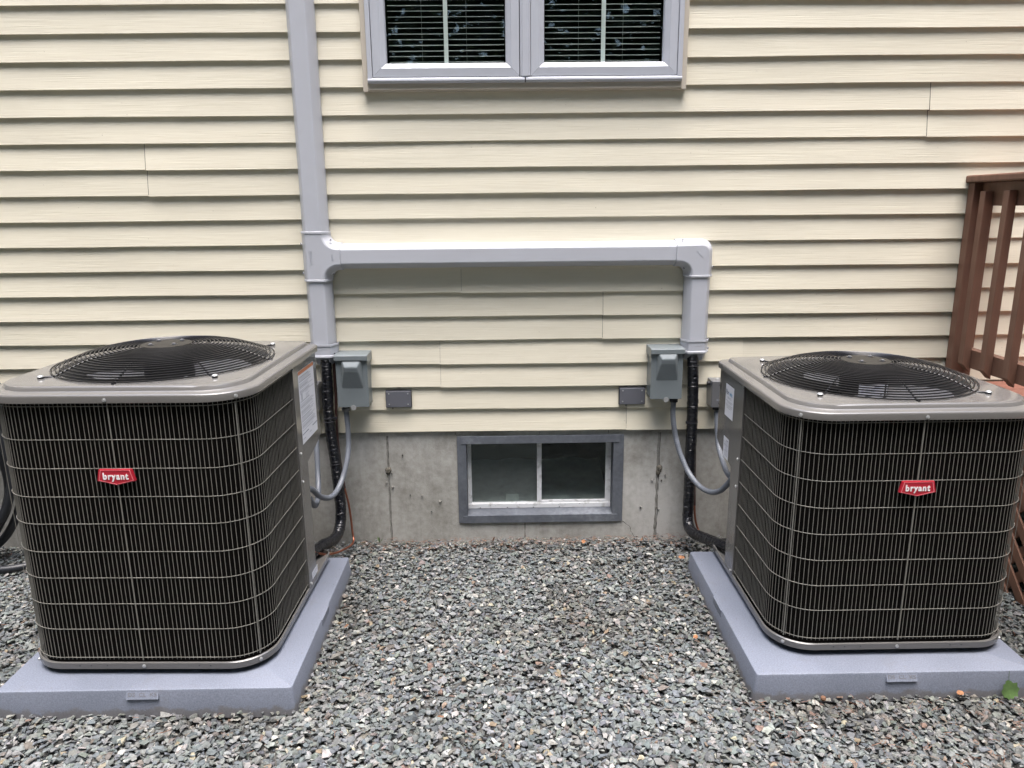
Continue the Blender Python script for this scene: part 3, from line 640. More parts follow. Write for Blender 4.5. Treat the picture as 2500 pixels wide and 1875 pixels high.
def lineset(pts, label, ties, joints, cop):
    L = Vector((pts[0][0], pts[0][1], .3)); t = thing('refrigerant_line', label, 'pipe', L, 0, 'black wrapped refrigerant lines')
    P = smoothpath(pts, .0035); sd = pts[0][0] * 10
    def rf(d):
        w = 1 + .02 * noise.noise(Vector((d * 30, sd, 0)))
        return lambda a, w=w, d=d: .0232 * (w + .11 * max(0, noise.noise(Vector((d * 95, math.cos(a) * 1.3, math.sin(a) * 1.3 + sd)))) + .05 * noise.noise(Vector((d * 210, math.cos(a) * .8, math.sin(a) * .8 + sd))))
    class Rr(float): pass
    mb = MB(L)
    # radius function of length and angle
    loops = []; up = None; d = 0; V = [Vector(p) for p in P]
    for i, p in enumerate(V):
        tt = (V[min(i + 1, len(V) - 1)] - V[max(i - 1, 0)]).normalized()
        if up is None: up = tt.orthogonal().normalized()
        up = (up - tt * up.dot(tt)).normalized(); w = tt.cross(up)
        if i: d += (V[i] - V[i - 1]).length
        f = rf(d); loops.append([tuple(p + (up * math.cos(a) + w * math.sin(a)) * f(a)) for a in [2 * PI * k / 22 for k in range(22)]])
    mb.loft(loops, True, True, True); part('insulation_sleeve', mb, 'wrap', t, 80)
    def ring(z, r, hgt, nm, mt, tail=False):
        k = min(range(len(V)), key=lambda q: abs(V[q].z - z) + (10 if q > len(V) * .8 else 0)); c = V[k]; dr = (V[k + 1] - V[k]).normalized()
        q = MB(L); q.cyl(c - dr * hgt / 2, c + dr * hgt / 2, r, 20)
        if tail: s = tail; q.box((c.x + s * r - .004, c.y - .014, c.z - .004), (c.x + s * r + .012, c.y - .004, c.z + .005))
        part(nm, q, mt, t, 40)
    for z, s in ties: ring(z, .0248, .005, 'cable_tie', 'gasket', s)
    for z in joints: ring(z, .0254, .0022, 'tape_edge', 'hole')
    c = thing('copper_line', cop[0], 'pipe', cop[1][0], 0, 'thin copper liquid lines')
    q = MB(cop[1][0]); q.tube(smoothpath(cop[1], .01), .0048, 8); part('tube', q, 'copper', c, 60)
    q = MB(cop[1][0]); q.tube(smoothpath(cop[1][:7], .01), .0056, 8); part('sleeve', q, 'shaded_copper', c, 60)  # sleeved upper length, coloured dark to carry the shade there
    return t
lineset([(-.756, -.045, .862), (-.756, -.050, .80), (-.757, -.050, .745), (-.759, -.050, .647), (-.756, -.050, .551), (-.750, -.055, .485), (-.742, -.060, .419), (-.736, -.070, .354), (-.732, -.075, .305), (-.729, -.080, .255), (-.725, -.090, .207), (-.726, -.110, .146), (-.731, -.150, .113), (-.740, -.210, .110), (-.758, -.290, .129), (-.775, -.370, .140), (-.79, -.460, .150), (-.80, -.533, .158)],
        'wrinkled black wrapped pipe dropping from the left duct end into the left unit', [(.605, 1)], [.40, .59], ('thin copper tube bending away from the wall beside the left black pipe',
        [(-.727, -.030, .845), (-.727, -.030, .743), (-.731, -.030, .611), (-.733, -.030, .510), (-.729, -.035, .444), (-.722, -.040, .360), (-.712, -.050, .284), (-.700, -.050, .218), (-.691, -.060, .152), (-.686, -.070, .092), (-.678, -.090, .055), (-.680, -.130, .050), (-.690, -.200, .067), (-.712, -.270, .083), (-.740, -.340, .110), (-.77, -.420, .163)]))
lineset([(.799, -.045, .862), (.801, -.050, .80), (.805, -.050, .723), (.808, -.050, .591), (.809, -.050, .490), (.807, -.050, .439), (.807, -.055, .373), (.807, -.060, .305), (.805, -.070, .205), (.802, -.080, .139), (.803, -.104, .102), (.812, -.150, .092), (.830, -.200, .099), (.853, -.280, .116), (.877, -.360, .132), (.905, -.44, .145), (.92, -.493, .155)],
        'black wrapped pipe dropping from the right duct end into the right unit', [(.565, -1)], [.34, .815], ('thin copper tube running down close behind the right black pipe',
        [(.823, -.030, .845), (.825, -.030, .799), (.829, -.030, .635), (.832, -.030, .466), (.834, -.035, .365), (.836, -.040, .262), (.838, -.050, .179), (.843, -.060, .112), (.857, -.080, .067), (.877, -.140, .062), (.90, -.25, .08), (.92, -.36, .10)]))

# ------------------------------------------------------------------ condenser pads
def pad(k, label, tabs):
    cx, cy, hw, hd = PADS[k]; h = ZS - .435
    t = thing('equipment_pad', label, 'equipment pad', (cx, cy, 0), 0, 'grey equipment pads under the condensers')
    def rr(hx, hy, r, z, n=4):
        out = []
        for qx, qy, a0 in ((1, 1, 0), (-1, 1, 90), (-1, -1, 180), (1, -1, 270)):
            for q in range(n + 1):
                a = R(a0 + 90 * q / n); out.append((qx * (hx - r) + r * math.cos(a), qy * (hy - r) + r * math.sin(a), z))
        return out
    mb = MB(); L = [rr(hw + .008, hd + .008, .012, -.01), rr(hw + .001, hd + .001, .010, h - .006), rr(hw - .0008, hd - .0008, .009, h - .0016), rr(hw - .004, hd - .004, .008, h)]
    mb.loft(L, True, False, True); part('slab', mb, 'pad', t, 30)
    for side, c, w in tabs:
        mb = MB()
        if side == 'front':
            y = -hd - .0022; mb.prism([(-hd + .012, h - .0008), (-hd + .0018, h - .0008), (-hd - .0105, h - .0265), (-hd + .012, h - .0265)], lambda q_: (c - w, q_[0], q_[1]), lambda q_: (c + w, q_[0], q_[1])); p = part('name_tab', mb, 'pad', t, None, .0008)
            q = textmesh('DS  CL  KS', .015, .00012, .0001, 1.25, 'embossed_lettering', 'pad'); link('embossed_lettering', q, p, (c, -hd - .0051, h - .0138), (R(64), 0, 0))
        else:
            s = 1 if side == 'right' else -1; x = s * (hw + .0022); a, b = sorted((x + s * .0012, x - s * .010)); mb.box((a, c - w, h - .027), (b, c + w, h - .0012)); part('name_tab', mb, 'pad', t, None, .0015)
    return t
pad(0, 'blue grey plastic pad under the left taller condenser', [('front', -.0035, .0485), ('right', .0, .051)])
pad(1, 'blue grey plastic pad under the right shorter condenser', [('front', .014, .0475), ('left', .005, .05)])

# ------------------------------------------------------------------ condensers
def rsq(h, rads, z, seg=8, flat=6):
    """rounded square, corner order: front-right(+,-), back-right(+,+), back-left(-,+), front-left(-,-); counter-clockwise from above"""
    out = []
    C = ((1, -1, -90, rads[0]), (1, 1, 0, rads[1]), (-1, 1, 90, rads[2]), (-1, -1, 180, rads[3]))
    for q, (sx, sy, a0, r) in enumerate(C):
        for k in range(seg + 1):
            a = R(a0 + 90 * k / seg); out.append((sx * (h - r) + r * math.cos(a), sy * (h - r) + r * math.sin(a), z))
        nx = C[(q + 1) % 4]; a = R(a0 + 90); p = Vector(out[-1]); b = R(nx[2]); e = Vector((nx[0] * (h - nx[3]) + nx[3] * math.cos(b), nx[1] * (h - nx[3]) + nx[3] * math.sin(b), z))
        for k in range(1, flat): out.append(tuple(p.lerp(e, k / flat)))
    return out
def condenser(label, loc, rz, wires, side, H):
    """side=+1: service panel at the back right corner, -1: back left. H = height of cap underside"""
    t = thing('air_conditioner', label, 'air conditioner', loc, rz, 'air conditioner condensers on pads')
    HW = .3835; rc = .125; rp = .032
    rads = [rc, rp if side > 0 else rc, rp if side < 0 else rc, rc]
    rg = [rc] * 4
    # base pan rim
    mb = MB(); mb.loft([rsq(HW - .012, rads, 0), rsq(HW, rads, 0), rsq(HW + .0005, rads, .020), rsq(HW - .002, rads, .0225), rsq(HW - .004, rads, .0225), rsq(HW - .004, rads, .006), rsq(HW - .05, rads, .006)], True, False, True)
    part('base_rim', mb, 'taupe', t, 35)
    for sx in (-1, 1):
        for sy in (-1, 1): part('foot', MB().cyl((sx * .24, sy * .24, -.021), (sx * .24, sy * .24, .004), .03, 12), 'gasket', t)
    # coil
    # grille path: from the front end of the panel round the front to the back end of the panel
    full = rsq(HW - .006, rg, 0, 10, 24); P = [Vector(p) for p in full]
    def inpanel(p): return p.x * side > HW - .155 and p.y > .072
    n = len(P); dense = []
    for k in range(n):
        a, b = P[k], P[(k + 1) % n]; m_ = max(1, int((b - a).length / .002))
        for q in range(m_): dense.append(a.lerp(b, q / m_))
    st = next(k for k in range(len(dense)) if inpanel(dense[k - 1]) and not inpanel(dense[k]))
    seq = [dense[(st + k) % len(dense)] for k in range(len(dense))]; seq = [p for p in seq if not inpanel(p)]
    dist = [0]
    for a, b in zip(seq, seq[1:]): dist.append(dist[-1] + (b - a).length)
    tot = dist[-1]; pitch_ = .01285; cnt = int(tot / pitch_); pitch_ = tot / cnt
    def coilpart(sc, zt):
        pts = [p * sc for p in seq if not (p.x * side > HW - .03 and p.y > .066)]
        pts = pts[::8] + [pts[-1]]
        # carry the coil along the back as far as the valve bay
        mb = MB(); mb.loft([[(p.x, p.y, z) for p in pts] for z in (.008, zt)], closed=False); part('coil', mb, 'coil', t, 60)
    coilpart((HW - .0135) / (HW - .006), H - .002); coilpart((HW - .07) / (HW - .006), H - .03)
    # vertical wires share one mesh
    vm = MB(); vm.cyl((0, 0, wires[0] - .008), (0, 0, wires[-1] + .008), .00105, 6); vmesh = vm.mesh('grille_wire', 'wire', 60)
    j = 0
    for c in range(cnt + 1):
        d = c * pitch_
        while j < len(dist) - 2 and dist[j + 1] < d: j += 1
        link('grille_wire', vmesh, t, (seq[j].x, seq[j].y, 0))
    rail = [p * ((HW - .0038) / (HW - .006)) for p in seq[::6]] + [seq[-1] * ((HW - .0038) / (HW - .006))]
    hm = MB(); hm.tube([(p.x, p.y, 0) for p in rail], .00125, 6); hmesh = hm.mesh('grille_rail', 'wire', 60)
    for z in wires: link('grille_rail', hmesh, t, (0, 0, z))
    # straps with screws on the front middle and the front corners
    cr = HW - rc + rc * .7071
    for sx, sy, a in ((0.0, -HW, 0), (cr, -cr, PI / 4), (-cr, -cr, -PI / 4)):
        e = Vector((sx, sy, 0)); nrm = Vector((math.sin(a), -math.cos(a), 0)); tg = Vector((math.cos(a), math.sin(a), 0)); c = e + nrm * .0005 if a == 0 else e + nrm * .0005
        mb = MB(); pts = []
        for z in (.006, wires[0] - .006, wires[0] + .012, wires[-1] - .012, wires[-1] + .004, H + .016):
            off = .0016 if .03 < z < H - .004 else .0035
            wdt = .0018 if .03 < z < H - .004 else .0034
            pts.append([tuple(c + nrm * off - tg * wdt + Vector((0, 0, z))), tuple(c + nrm * off + tg * wdt + Vector((0, 0, z))), tuple(c + nrm * (off - .0012) + tg * wdt + Vector((0, 0, z))), tuple(c + nrm * (off - .0012) - tg * wdt + Vector((0, 0, z)))])
        pts = pts[1:-1]; mb.loft(pts, True, True, True); part('strap', mb, 'wire', t, None)
        for z, o in ((.0115, .001), (H + .0095, .0105)):
            q = MB(); p = c + nrm * o + Vector((0, 0, z)); q.cyl(p, p + nrm * .0018, .0058, 12); q.cyl(p + nrm * .0018, p + nrm * .0042, .0040, 6); part('screw', q, 'screw', t, 30)
    q = MB()
    for x in (.17, .205, -.165, -.20, -.115): q.lathe([(.0024, 0), (.0022, .0006), (.001, .0007)], (x, -HW - .0002, .012), 8, 'y')
    part('screw_hole', q, 'hole', t, None)
    # service panel: tall corner piece, cut back in its lower part
    sg = side; w0, w1 = .075, HW
    ys, yf = .073, HW           # the panel runs on the side face from y=.073 to the back corner
    def PX(x): return sg * x
    def strip(y0, y1, z0, z1, name='service_panel', x=HW, th=.012):
        a, b = sorted((PX(x), PX(x - th))); return part(name, MB().box((a, y0, z0), (b, y1, z1)), 'taupe', t, None, .0012)
    znotch = .475 if H > .8 else .415
    znt = znotch + .035
    mb = MB(); poly = [(ys, .024), (ys + .112, .024), (ys + .112, znotch), (HW - .038, znt + .08 - .045), (HW - .004, znt + .05), (HW - .004, H - .001), (ys, H - .001)]
    poly = [(ys, .024), (ys + .095, .024), (ys + .095, znotch), (HW - .070, znotch + .034), (HW - .030, znotch + .050), (HW - .030, H - .001), (ys, H - .001)]
    mb.prism(poly, lambda p: (PX(HW + .0008), p[0], p[1]), lambda p: (PX(HW - .010), p[0], p[1])); pan = part('service_panel', mb, 'taupe', t, None, .0015)
    # rounded corner and back of the upper panel
    mb = MB(); L = []
    for z in (znotch + .05, H - .001):
        L.append([(PX(HW + .0008), HW - .030, z)] + [(PX(HW + .0008 - .03 + .03 * math.cos(R(a))), HW - .03 + .03 * math.sin(R(a)), z) for a in (15, 30, 45, 60, 75, 90)] + [(PX(HW - .155), HW, z)])
    mb.loft(L, closed=False); part('corner_panel', mb, 'taupe', t, 40)
    # recessed valve bay: the lower back corner is open, two inner walls and a ceiling
    bd_ = .15
    a, b = sorted((PX(HW - bd_), PX(HW - .011))); part('valve_bay', MB().box((a, ys + .094, .022), (b, ys + .0985, znotch + .09)), 'taupe', t, None)
    a, b = sorted((PX(HW - bd_), PX(HW - bd_ - .004))); part('valve_bay', MB().box((a, ys + .094, .022), (b, HW - .004, H - .004)), 'taupe', t, None)
    a, b = sorted((PX(HW - bd_), PX(HW - .011))); part('valve_bay', MB().box((a, ys + .099, znotch + .055), (b, HW - .004, znotch + .059)), 'taupe', t, None)
    # narrow flange beside the grille
    a, b = sorted((PX(HW + .0022), PX(HW - .006))); part('panel_flange', MB().box((a, ys - .004, .022), (b, ys + .012, H - .0012)), 'taupe', t, None, .0012)
    for z in ((.03, .016), (znotch + .06, .012), (znotch - .045, .012), (H - .006, -.004)):
        q = MB(); p = Vector((PX(HW + .003), ys + z[1], z[0])); nn = Vector((sg, 0, 0)); q.cyl(p, p + nn * .0015, .0055, 12); q.cyl(p + nn * .0015, p + nn * .0036, .0038, 6); part('screw', q, 'screw', t, 30)
    # cap
    c0 = HW + .0115; rr_ = [r + .012 for r in rads]; ri = [max(.03, r - .01) for r in rads]; rdk = [.145] * 4
    hole = []
    ref = rsq(.30, [.13] * 4, 0)
    for p in ref:
        a = math.atan2(p[1], p[0]); hole.append(a)
    def circ(r, z): return [(r * math.cos(a), r * math.sin(a), z) for a in hole]
    rf_ = [max(.03, r - .012) for r in rr_]
    Lp = [rsq(c0 - .010, rr_, H), rsq(c0 - .001, rr_, H - .0002), rsq(c0, rr_, H + .001), rsq(c0, rr_, H + .0185), rsq(c0 - .0010, rr_, H + .0215), rsq(c0 - .0035, rr_, H + .0238), rsq(c0 - .0065, rr_, H + .0248),
          rsq(c0 - .028, rf_, H + .0268), rsq(c0 - .0305, rf_, H + .0280), rsq(c0 - .0330, rf_, H + .0345), rsq(c0 - .0350, rf_, H + .0385), rsq(c0 - .0385, rdk, H + .0408), rsq(c0 - .044, rdk, H + .0414)]
    zd = H + .0415
    Lp += [rsq(c0 - .056, rdk, H + .0416), circ(.327, zd), circ(.319, zd + .0018), circ(.314, zd - .001), circ(.312, zd - .008)]
    mb = MB(); mb.loft(Lp, True); part('top_cover', mb, 'taupe', t, 38)
    mb = MB(); mb.loft([circ(.3115, zd - .008), circ(.303, zd - .03), circ(.298, zd - .075), circ(.298, zd - .12)], True); part('fan_shroud', mb, 'inside', t, 60)
    mb = MB(); mb.loft([rsq(HW - .065, [.1] * 4, H - .031), circ(.300, H - .079)], True); part('inner_deck', mb, 'inside', t, 60)
    # side holes
    q = MB()
    for y in (-.02, .02, -.13): q.lathe([(.0024, 0), (.0022, .0006), (.001, .0007)], (PX(c0) - (0 if sg > 0 else .0), y, H + .010), 8, 'x')
    part('screw_hole', q, 'hole', t, None)
    # fan guard
    prof = [(.334, .0045), (.318, .0105), (.285, .0235), (.255, .0345), (.225, .0425), (.19, .0485), (.15, .0525), (.11, .0540), (.072, .0545)]
    def gz(r):
        for (a, za), (b, zb) in zip(prof, prof[1:]):
            if b <= r <= a: k = (a - r) / (a - b); return za + (zb - za) * k
        return prof[-1][1] if r < .072 else prof[0][1]
    rs = [.334 - .01245 * k for k in range(21)]
    for r in rs:
        q = MB(); q.tube([(r * math.cos(2 * PI * k / 72), r * math.sin(2 * PI * k / 72), zd + gz(r)) for k in range(72)], .0023, 6, True); part('guard_ring', q, 'blackmetal', t, 60)
    for k in range(8):
        a = PI / 4 * k; dirv = Vector((math.cos(a), math.sin(a), 0)); lug = k % 2 == 1
        path = [dirv * (.366 if lug else .345) + Vector((0, 0, zd + .0035))] + [dirv * r + Vector((0, 0, zd + gz(r) - .0042)) for r in (.334, .318, .285, .255, .225, .19, .15, .11, .06)]
        q = MB(); q.tube(path, .0031, 8); part('guard_rib', q, 'blackmetal', t, 60)
        if lug:
            q = MB(); c_ = dirv * .368; q.cyl(c_ + Vector((0, 0, zd + .0005)), c_ + Vector((0, 0, zd + .0050)), .0085, 14); part('guard_lug', q, 'blackmetal', t, 40)
            q = MB(); q.lathe([(.0092, .0052), (.0092, .0066), (.0068, .0095), (.003, .0105)], (c_.x, c_.y, zd), 14); part('screw', q, 'screw', t, 30)
    q = MB(); zp = zd + .0560
    q.lathe([(.078, -.0006), (.079, .0006), (.074, .0022), (.064, .0028), (.045, .0022), (.040, .0034), (.001, .0034)], (0, 0, zp), 40); part('guard_plate', q, 'plate', t, 30)
    for k in range(4):
        a = PI / 4 + PI / 2 * k + .1; q = MB(); q.lathe([(.0125, .0026), (.0120, .0040), (.0070, .0045)], (.052 * math.cos(a), .052 * math.sin(a), zp), 14); part('bolt_washer', q, 'blackmetal', t, 30)
        q = MB(); q.lathe([(.0068, .0044), (.0065, .0075), (.003, .0085)], (.052 * math.cos(a), .052 * math.sin(a), zp), 6); part('bolt', q, 'galv', t, 30)
    # motor
    q = MB(); q.lathe([(.02, .052), (.074, .050), (.077, .046), (.077, -.055), (.07, -.062), (.02, -.064), (.012, -.10)], (0, 0, zd), 40); mo = part('motor', q, 'motor', t, 40)
    # fan blades
    for k in range(3):
        q = MB(); L = []; a0 = 2 * PI / 3 * k + (.35 if side > 0 else 1.2)
        for j_ in range(9):
            rad = .055 + .222 * j_ / 8; L2 = []
            for i_ in range(9):
                u = i_ / 8 - .5; wd = (.62 + .25 * math.sin(PI * j_ / 8)) * (1.5 if j_ < 2 else 1.0) * min(1.3, .19 / rad * .9 + .45)
                an = a0 + u * wd * 1.9 + .10 * j_ / 8; L2.append((rad * math.cos(an), rad * math.sin(an), zd - .068 + u * .070 - .012 * (u * 2) ** 2))
            L.append(L2)
        q.loft(L, closed=False); part('fan_blade', q, 'blade', t, 60)
    # badge on the middle strap
    bz = .632 if H > .8 else .545
    bt = [(-.0475, .021), (.0475, .021), (.0555, -.0135), (0, -.0270), (-.0555, -.0135)]
    q = MB(); yb = -HW - .0035
    q.prism(bt, lambda p: (p[0], yb + .004, bz + p[1]), lambda p: (p[0], yb - .004, bz + p[1])); bd = part('badge', q, 'red', t, None, .0008)
    L = []
    for sc, yy in ((.90, -.0042), (.90, -.0050), (.87, -.0050), (.87, -.0042)): L.append([(x * sc, yb + yy, bz + z * sc) for x, z in bt])
    q = MB(); q.loft(L, True); part('outline', q, 'redline', bd, None)
    me = textmesh('bryant', .027, .0005, .0009, .88, 'lettering', 'white', spacing=1.2); link('lettering', me, bd, (-.001, yb - .0049, bz - .0005), (PI / 2, 0, 0))
    return t, HW, zd, mo
tL, HWc, zdL, moL = condenser('taller brown grey air conditioner on the left with a large warning sticker', (-1.111, -.704, ZS - .414), R(-1.4), [.038, .135, .220, .306, .391, .480, .565, .652, .739, .838], 1, .850)
tR, _, zdR, moR = condenser('shorter brown grey air conditioner on the right beside the wooden deck', (1.2275, -.664, ZS - .413), R(.0), [.040, .137, .222, .307, .393, .479, .565, .650, .747], -1, .757)
# stickers (flat print on the panels)
def sticker(t, side, y0, y1, z0, z1, lines, head=None, lab=None):
    x = side * (HWc + .0010); q = MB(); a, b = sorted((x, x + side * .0004)); q.box((a, y0, z0), (b, y1, z1)); s = part('sticker', q, 'paper', t, None, 0, lab)
    def bar(ya, yb, za, zb, mat, nm='printed_line'):
        q = MB(); a, b = sorted((x + side * .00042, x + side * .0006)); q.box((a, ya, za), (b, yb, zb)); part(nm, q, mat, s, None)
    return s, bar
s, bar = sticker(tL, 1, .126, .318, .555, .820, 0, None, 'tall white warning sticker with an orange header')
bar(.127, .317, .806, .819, 'orange', 'header_band')
z = .797; k = 0; rl = random.Random(3)
while z > .60:
    if not (.712 < z < .738): 
        bar(.134, .134 + rl.uniform(.10, .175), z - .0022, z, 'inkgrey' if k % 3 else 'ink')
    else: bar(.20, .20 + rl.uniform(.02, .05), z - .002, z, 'inkgrey')
    k += 1; z -= .0052 if k % 4 else .0085
bar(.146, .162, .712, .736, 'inkgrey', 'printed_symbol')
bar(.128, .205, .588, .591, 'navy'); bar(.255, .316, .588, .591, 'navy'); bar(.134, .165, .570, .573, 'inkgrey'); bar(.215, .24, .574, .577, 'inkgrey')
s, bar = sticker(tL, 1, .110, .180, .034, .062, 0, None, 'small white label by the base')
bar(.118, .165, .050, .053, 'inkgrey'); bar(.118, .150, .042, .045, 'inkgrey')
s, bar = sticker(tR, -1, .178, .276, .590, .7135, 0, None, 'white service sticker with blue lettering')
x = -(HWc + .0018)
for body, mat, yy, sc in (('Par', 'navy', .2585, .025), ('win', 'blue', .217, .025)):
    me = textmesh(body, sc, .0001, .0004, 1.0, 'lettering', mat, 'CENTER'); link('lettering', me, s, (x, yy - .005, .683), (PI / 2, 0, -PI / 2))
me = textmesh('SERVICE', .012, .0001, 0, 1.1, 'lettering', 'inkgrey'); link('lettering', me, s, (x, .227, .664), (PI / 2, 0, -PI / 2))
for z, a, b in ((.652, .188, .270), (.646, .20, .258), (.638, .188, .270), (.632, .192, .264), (.626, .205, .255)): bar(a, b, z - .0015, z, 'ink')
s, bar = sticker(tR, -1, .205, .268, .425, .508, 0, None, 'smaller white data label under the service sticker')
bar(.213, .235, .495, .4985, 'ink')
for q in range(11): bar(.212, .212 + rl.uniform(.03, .05), .488 - q * .0052, .490 - q * .0052, 'ink' if q in (2, 6) else 'inkgrey')
# label on the right motor
q = MB(); L = []
for z in (-.058, -.012): L.append([(.0776 * math.sin(a), -.0776 * math.cos(a), zdR + z) for a in [(-.62 + 1.16 * k / 10) for k in range(11)]])
q.loft(L, closed=False); ml = part('motor_label', q, 'paper', moR, 60)
q = MB(); L = []
for z in (-.054, -.014): L.append([(.0776 * math.sin(a), -.0776 * math.cos(a), zdR + z) for a in [(.70 + .14 * k / 3) for k in range(4)]])
q.loft(L, closed=False); part('motor_label', q, 'paper', moR, 60)
for z0_, z1_, a0, a1 in ((-.021, -.016, 0, .35), (-.028, -.027, -.5, .4), (-.036, -.035, -.5, .4), (-.052, -.047, -.3, -.22), (-.049, -.046, .3, .42), (-.042, -.041, -.5, -.1)):
    q = MB(); q.loft([[(.0780 * math.sin(a), -.0780 * math.cos(a), zdR + z) for a in [a0 + (a1 - a0) * k / 4 for k in range(5)]] for z in (z0_, z1_)], closed=False); part('motor_label', q, 'ink', moR, 60)

# ------------------------------------------------------------------ black hose at the left edge
HS = Vector((-2.32, -.12, .42))
hose = thing('garden_hose', 'coil of black hose hanging against the foundation left of the left unit', 'hose', HS)
rh = random.Random(5)
for k, (cx, rx, cz, rzz, y) in enumerate([(-2.34, .285, .47, .44, -.10), (-2.36, .27, .50, .46, -.15), (-2.40, .335, .46, .385, -.20), (-2.37, .245, .52, .40, -.22), (-2.41, .305, .42, .35, -.13)]):
    q = MB(HS); q.tube([(cx + rx * math.cos(a), y + .025 * math.sin(a * 2 + k), cz + rzz * math.sin(a)) for a in [2 * PI * j / 56 for j in range(56)]], .0175, 10, True); part('loop', q, 'rubber', hose, 60)
q = MB(HS); q.tube(smoothpath([(-2.42, -.22, .05), (-2.25, -.26, .022), (-2.10, -.25, .020), (-2.0, -.21, .021), (-1.88, -.20, .021), (-1.75, -.26, .02)], .02), .0165, 10); part('tail', q, 'rubber', hose, 60)
q = MB(HS); q.box((-2.42, -.12, .90), (-2.26, .013, .93)); part('hanger', q, 'gasket', hose, None)

# ------------------------------------------------------------------ deck at the right edge
DK = Vector((1.99, -.8, 0))
deck = thing('wooden_deck', 'brown stained wooden deck with railing and lattice skirt at the right edge', 'deck', DK)
def D(name, a, b, mat='deck', bev=.002): return part(name, MB(DK).box(a, b), mat, deck, None, bev)
dz = ZS + .20; rx = 1.910
D('post', (rx, -.042, dz - .02), (rx + .088, -.002, ZS + 1.036))
D('cap_rail', (rx - .012, -1.75, ZS + 1.0375), (rx + .128, .006, ZS + 1.066), 'deck', .006)
D('top_rail', (rx + .034, -1.7, ZS + .945), (rx + .072, -.044, ZS + 1.036))
D('bottom_rail', (rx + .034, -1.7, ZS + .285), (rx + .072, -.044, ZS + .362))
bm = None
for k in range(12):
    y = -.083 - .1405 * k
    if bm is None:
        q = MB(); hgt = 1.034 - .300
        q.add([(0, 0, .034), (.033, 0, 0), (.033, -.033, 0), (0, -.033, .034), (0, 0, hgt), (.033, 0, hgt), (.033, -.033, hgt), (0, -.033, hgt)], [(0, 3, 2, 1), (4, 5, 6, 7), (0, 1, 5, 4), (1, 2, 6, 5), (2, 3, 7, 6), (3, 0, 4, 7)])
        bm = q.mesh('baluster', 'deck')
    o = link('baluster', bm, deck, Vector((rx + .0005, y, ZS + .268)) - DK, (0, rh.uniform(-.002, .002), rh.uniform(-.02, .02)))
    b_ = o.modifiers.new('bevel', 'BEVEL'); b_.width = .0015; b_.segments = 1
for k in range(12): D('deck_board', (rx + .012, -.004 - .142 * (k + 1) + .005, dz - .022), (3.4, -.004 - .142 * k, dz), 'deckfloor', .003)
D('rim_joist', (rx + .016, -1.7, dz - .165), (rx + .054, -.002, dz - .0225))
D('corner_post', (rx + .05, -.10, -.01), (rx + .14, -.012, dz - .166)); D('corner_post', (rx + .05, -1.69, -.01), (rx + .14, -1.60, dz - .166))
def lattice(sgn, xx):
    zlo, zhi = .0, dz - .166; sp = .105; hw_ = .0185
    c = -2.4
    while c < 1.0:
        # strip centre line: y = c + sgn*(z), clipped to the panel y in [-1.6,-.1]
        seg = []
        for z in np.linspace(zlo, zhi, 40):
            y = c + (z if sgn > 0 else (zhi - z))
            if -1.62 < y < -.015: seg.append(z)
        if len(seg) > 3:
            z0_, z1_ = seg[0], seg[-1]; f = lambda z: c + (z if sgn > 0 else (zhi - z)); w = hw_ * 1.414
            q = MB(DK); q.add([(x, f(z) + s * w, z) for x in (xx, xx + .008) for z in (z0_, z1_) for s in (-1, 1)], [(0, 1, 3, 2), (4, 6, 7, 5), (0, 2, 6, 4), (1, 5, 7, 3), (0, 4, 5, 1), (2, 3, 7, 6)])
            part('lattice_strip', q, 'deck', deck, None)
        c += sp
lattice(1, rx + .030); lattice(-1, rx + .0385)
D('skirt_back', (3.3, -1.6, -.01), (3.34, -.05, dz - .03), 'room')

# ------------------------------------------------------------------ litter on the gravel
def leafmesh(name, pts, mat, curl, nfold=1):
    q = MB(); n = len(pts); c = (0, 0, 0); vs = [c] + [(x, y, curl * (x * x * 18 + y * y * 6) + .0025 * math.sin(y * 160)) for x, y in pts] + [(x * .5, y * .5, curl * (x * x * 18 + y * y * 6) * .15) for x, y in pts]
    q.add(vs, [(0, n + 1 + i, n + 1 + (i + 1) % n) for i in range(n)] + [(n + 1 + i, 1 + i, 1 + (i + 1) % n, n + 1 + (i + 1) % n) for i in range(n)]); return q.mesh(name, mat, 60)
oval = [(.007 * math.sin(a) * (1 + .15 * math.sin(5 * a)), .017 * math.cos(a)) for a in [2 * PI * k / 14 for k in range(14)]]
dl = [leafmesh('dead_leaf', oval, 'dead', .8), leafmesh('dead_leaf', [(x * 1.4, y * .8) for x, y in oval], 'dead2', 1.2)]
spots = [(.342, -.073, 1, 'orange dead leaf lying at the foot of the wall under the basement window'), (-.581, -.728, 0, 'curled brown leaf on the gravel close to the side of the left pad'),
         (.651, -.831, 1, 'crumpled tan leaf on the gravel close to the side of the right pad'), (.742, -.238, 1, 'pale yellow leaf at the back corner of the right pad'),
         (-.202, -1.22, 0, 'dark brown leaf clump on the gravel in the foreground between the units'), (1.379, -1.152, 1, 'small orange leaf against the front of the right pad'),
         (-.060, -.035, 0, 'small brown leaf standing upright at the wall left of the basement window'), (.605, -.06, 0, 'brown leaf scrap at the foot of the wall right of the crack'),
         (-1.60, -.85, 0, 'brown leaf on the gravel left of the left pad'), (-1.68, -.60, 1, 'tan leaf on the gravel beside the black hose'), (1.72, -.62, 0, 'brown leaf between the right unit and the deck')]
for x, y, k, lab in spots:
    o = link('dead_leaf', dl[k], None, (x, y, .022), (rh.uniform(-.35, .35) if 'upright' not in lab else 1.2, rh.uniform(-.4, .4), rh.uniform(0, 6))); tag(o, lab, 'leaf', 'dead leaves on the gravel')
    o.scale = [rh.uniform(.65, .95)] * 3
o = thing('green_leaf', 'fresh green lobed leaf leaning against the front of the right pad', 'leaf', (1.522, -1.152, .012))
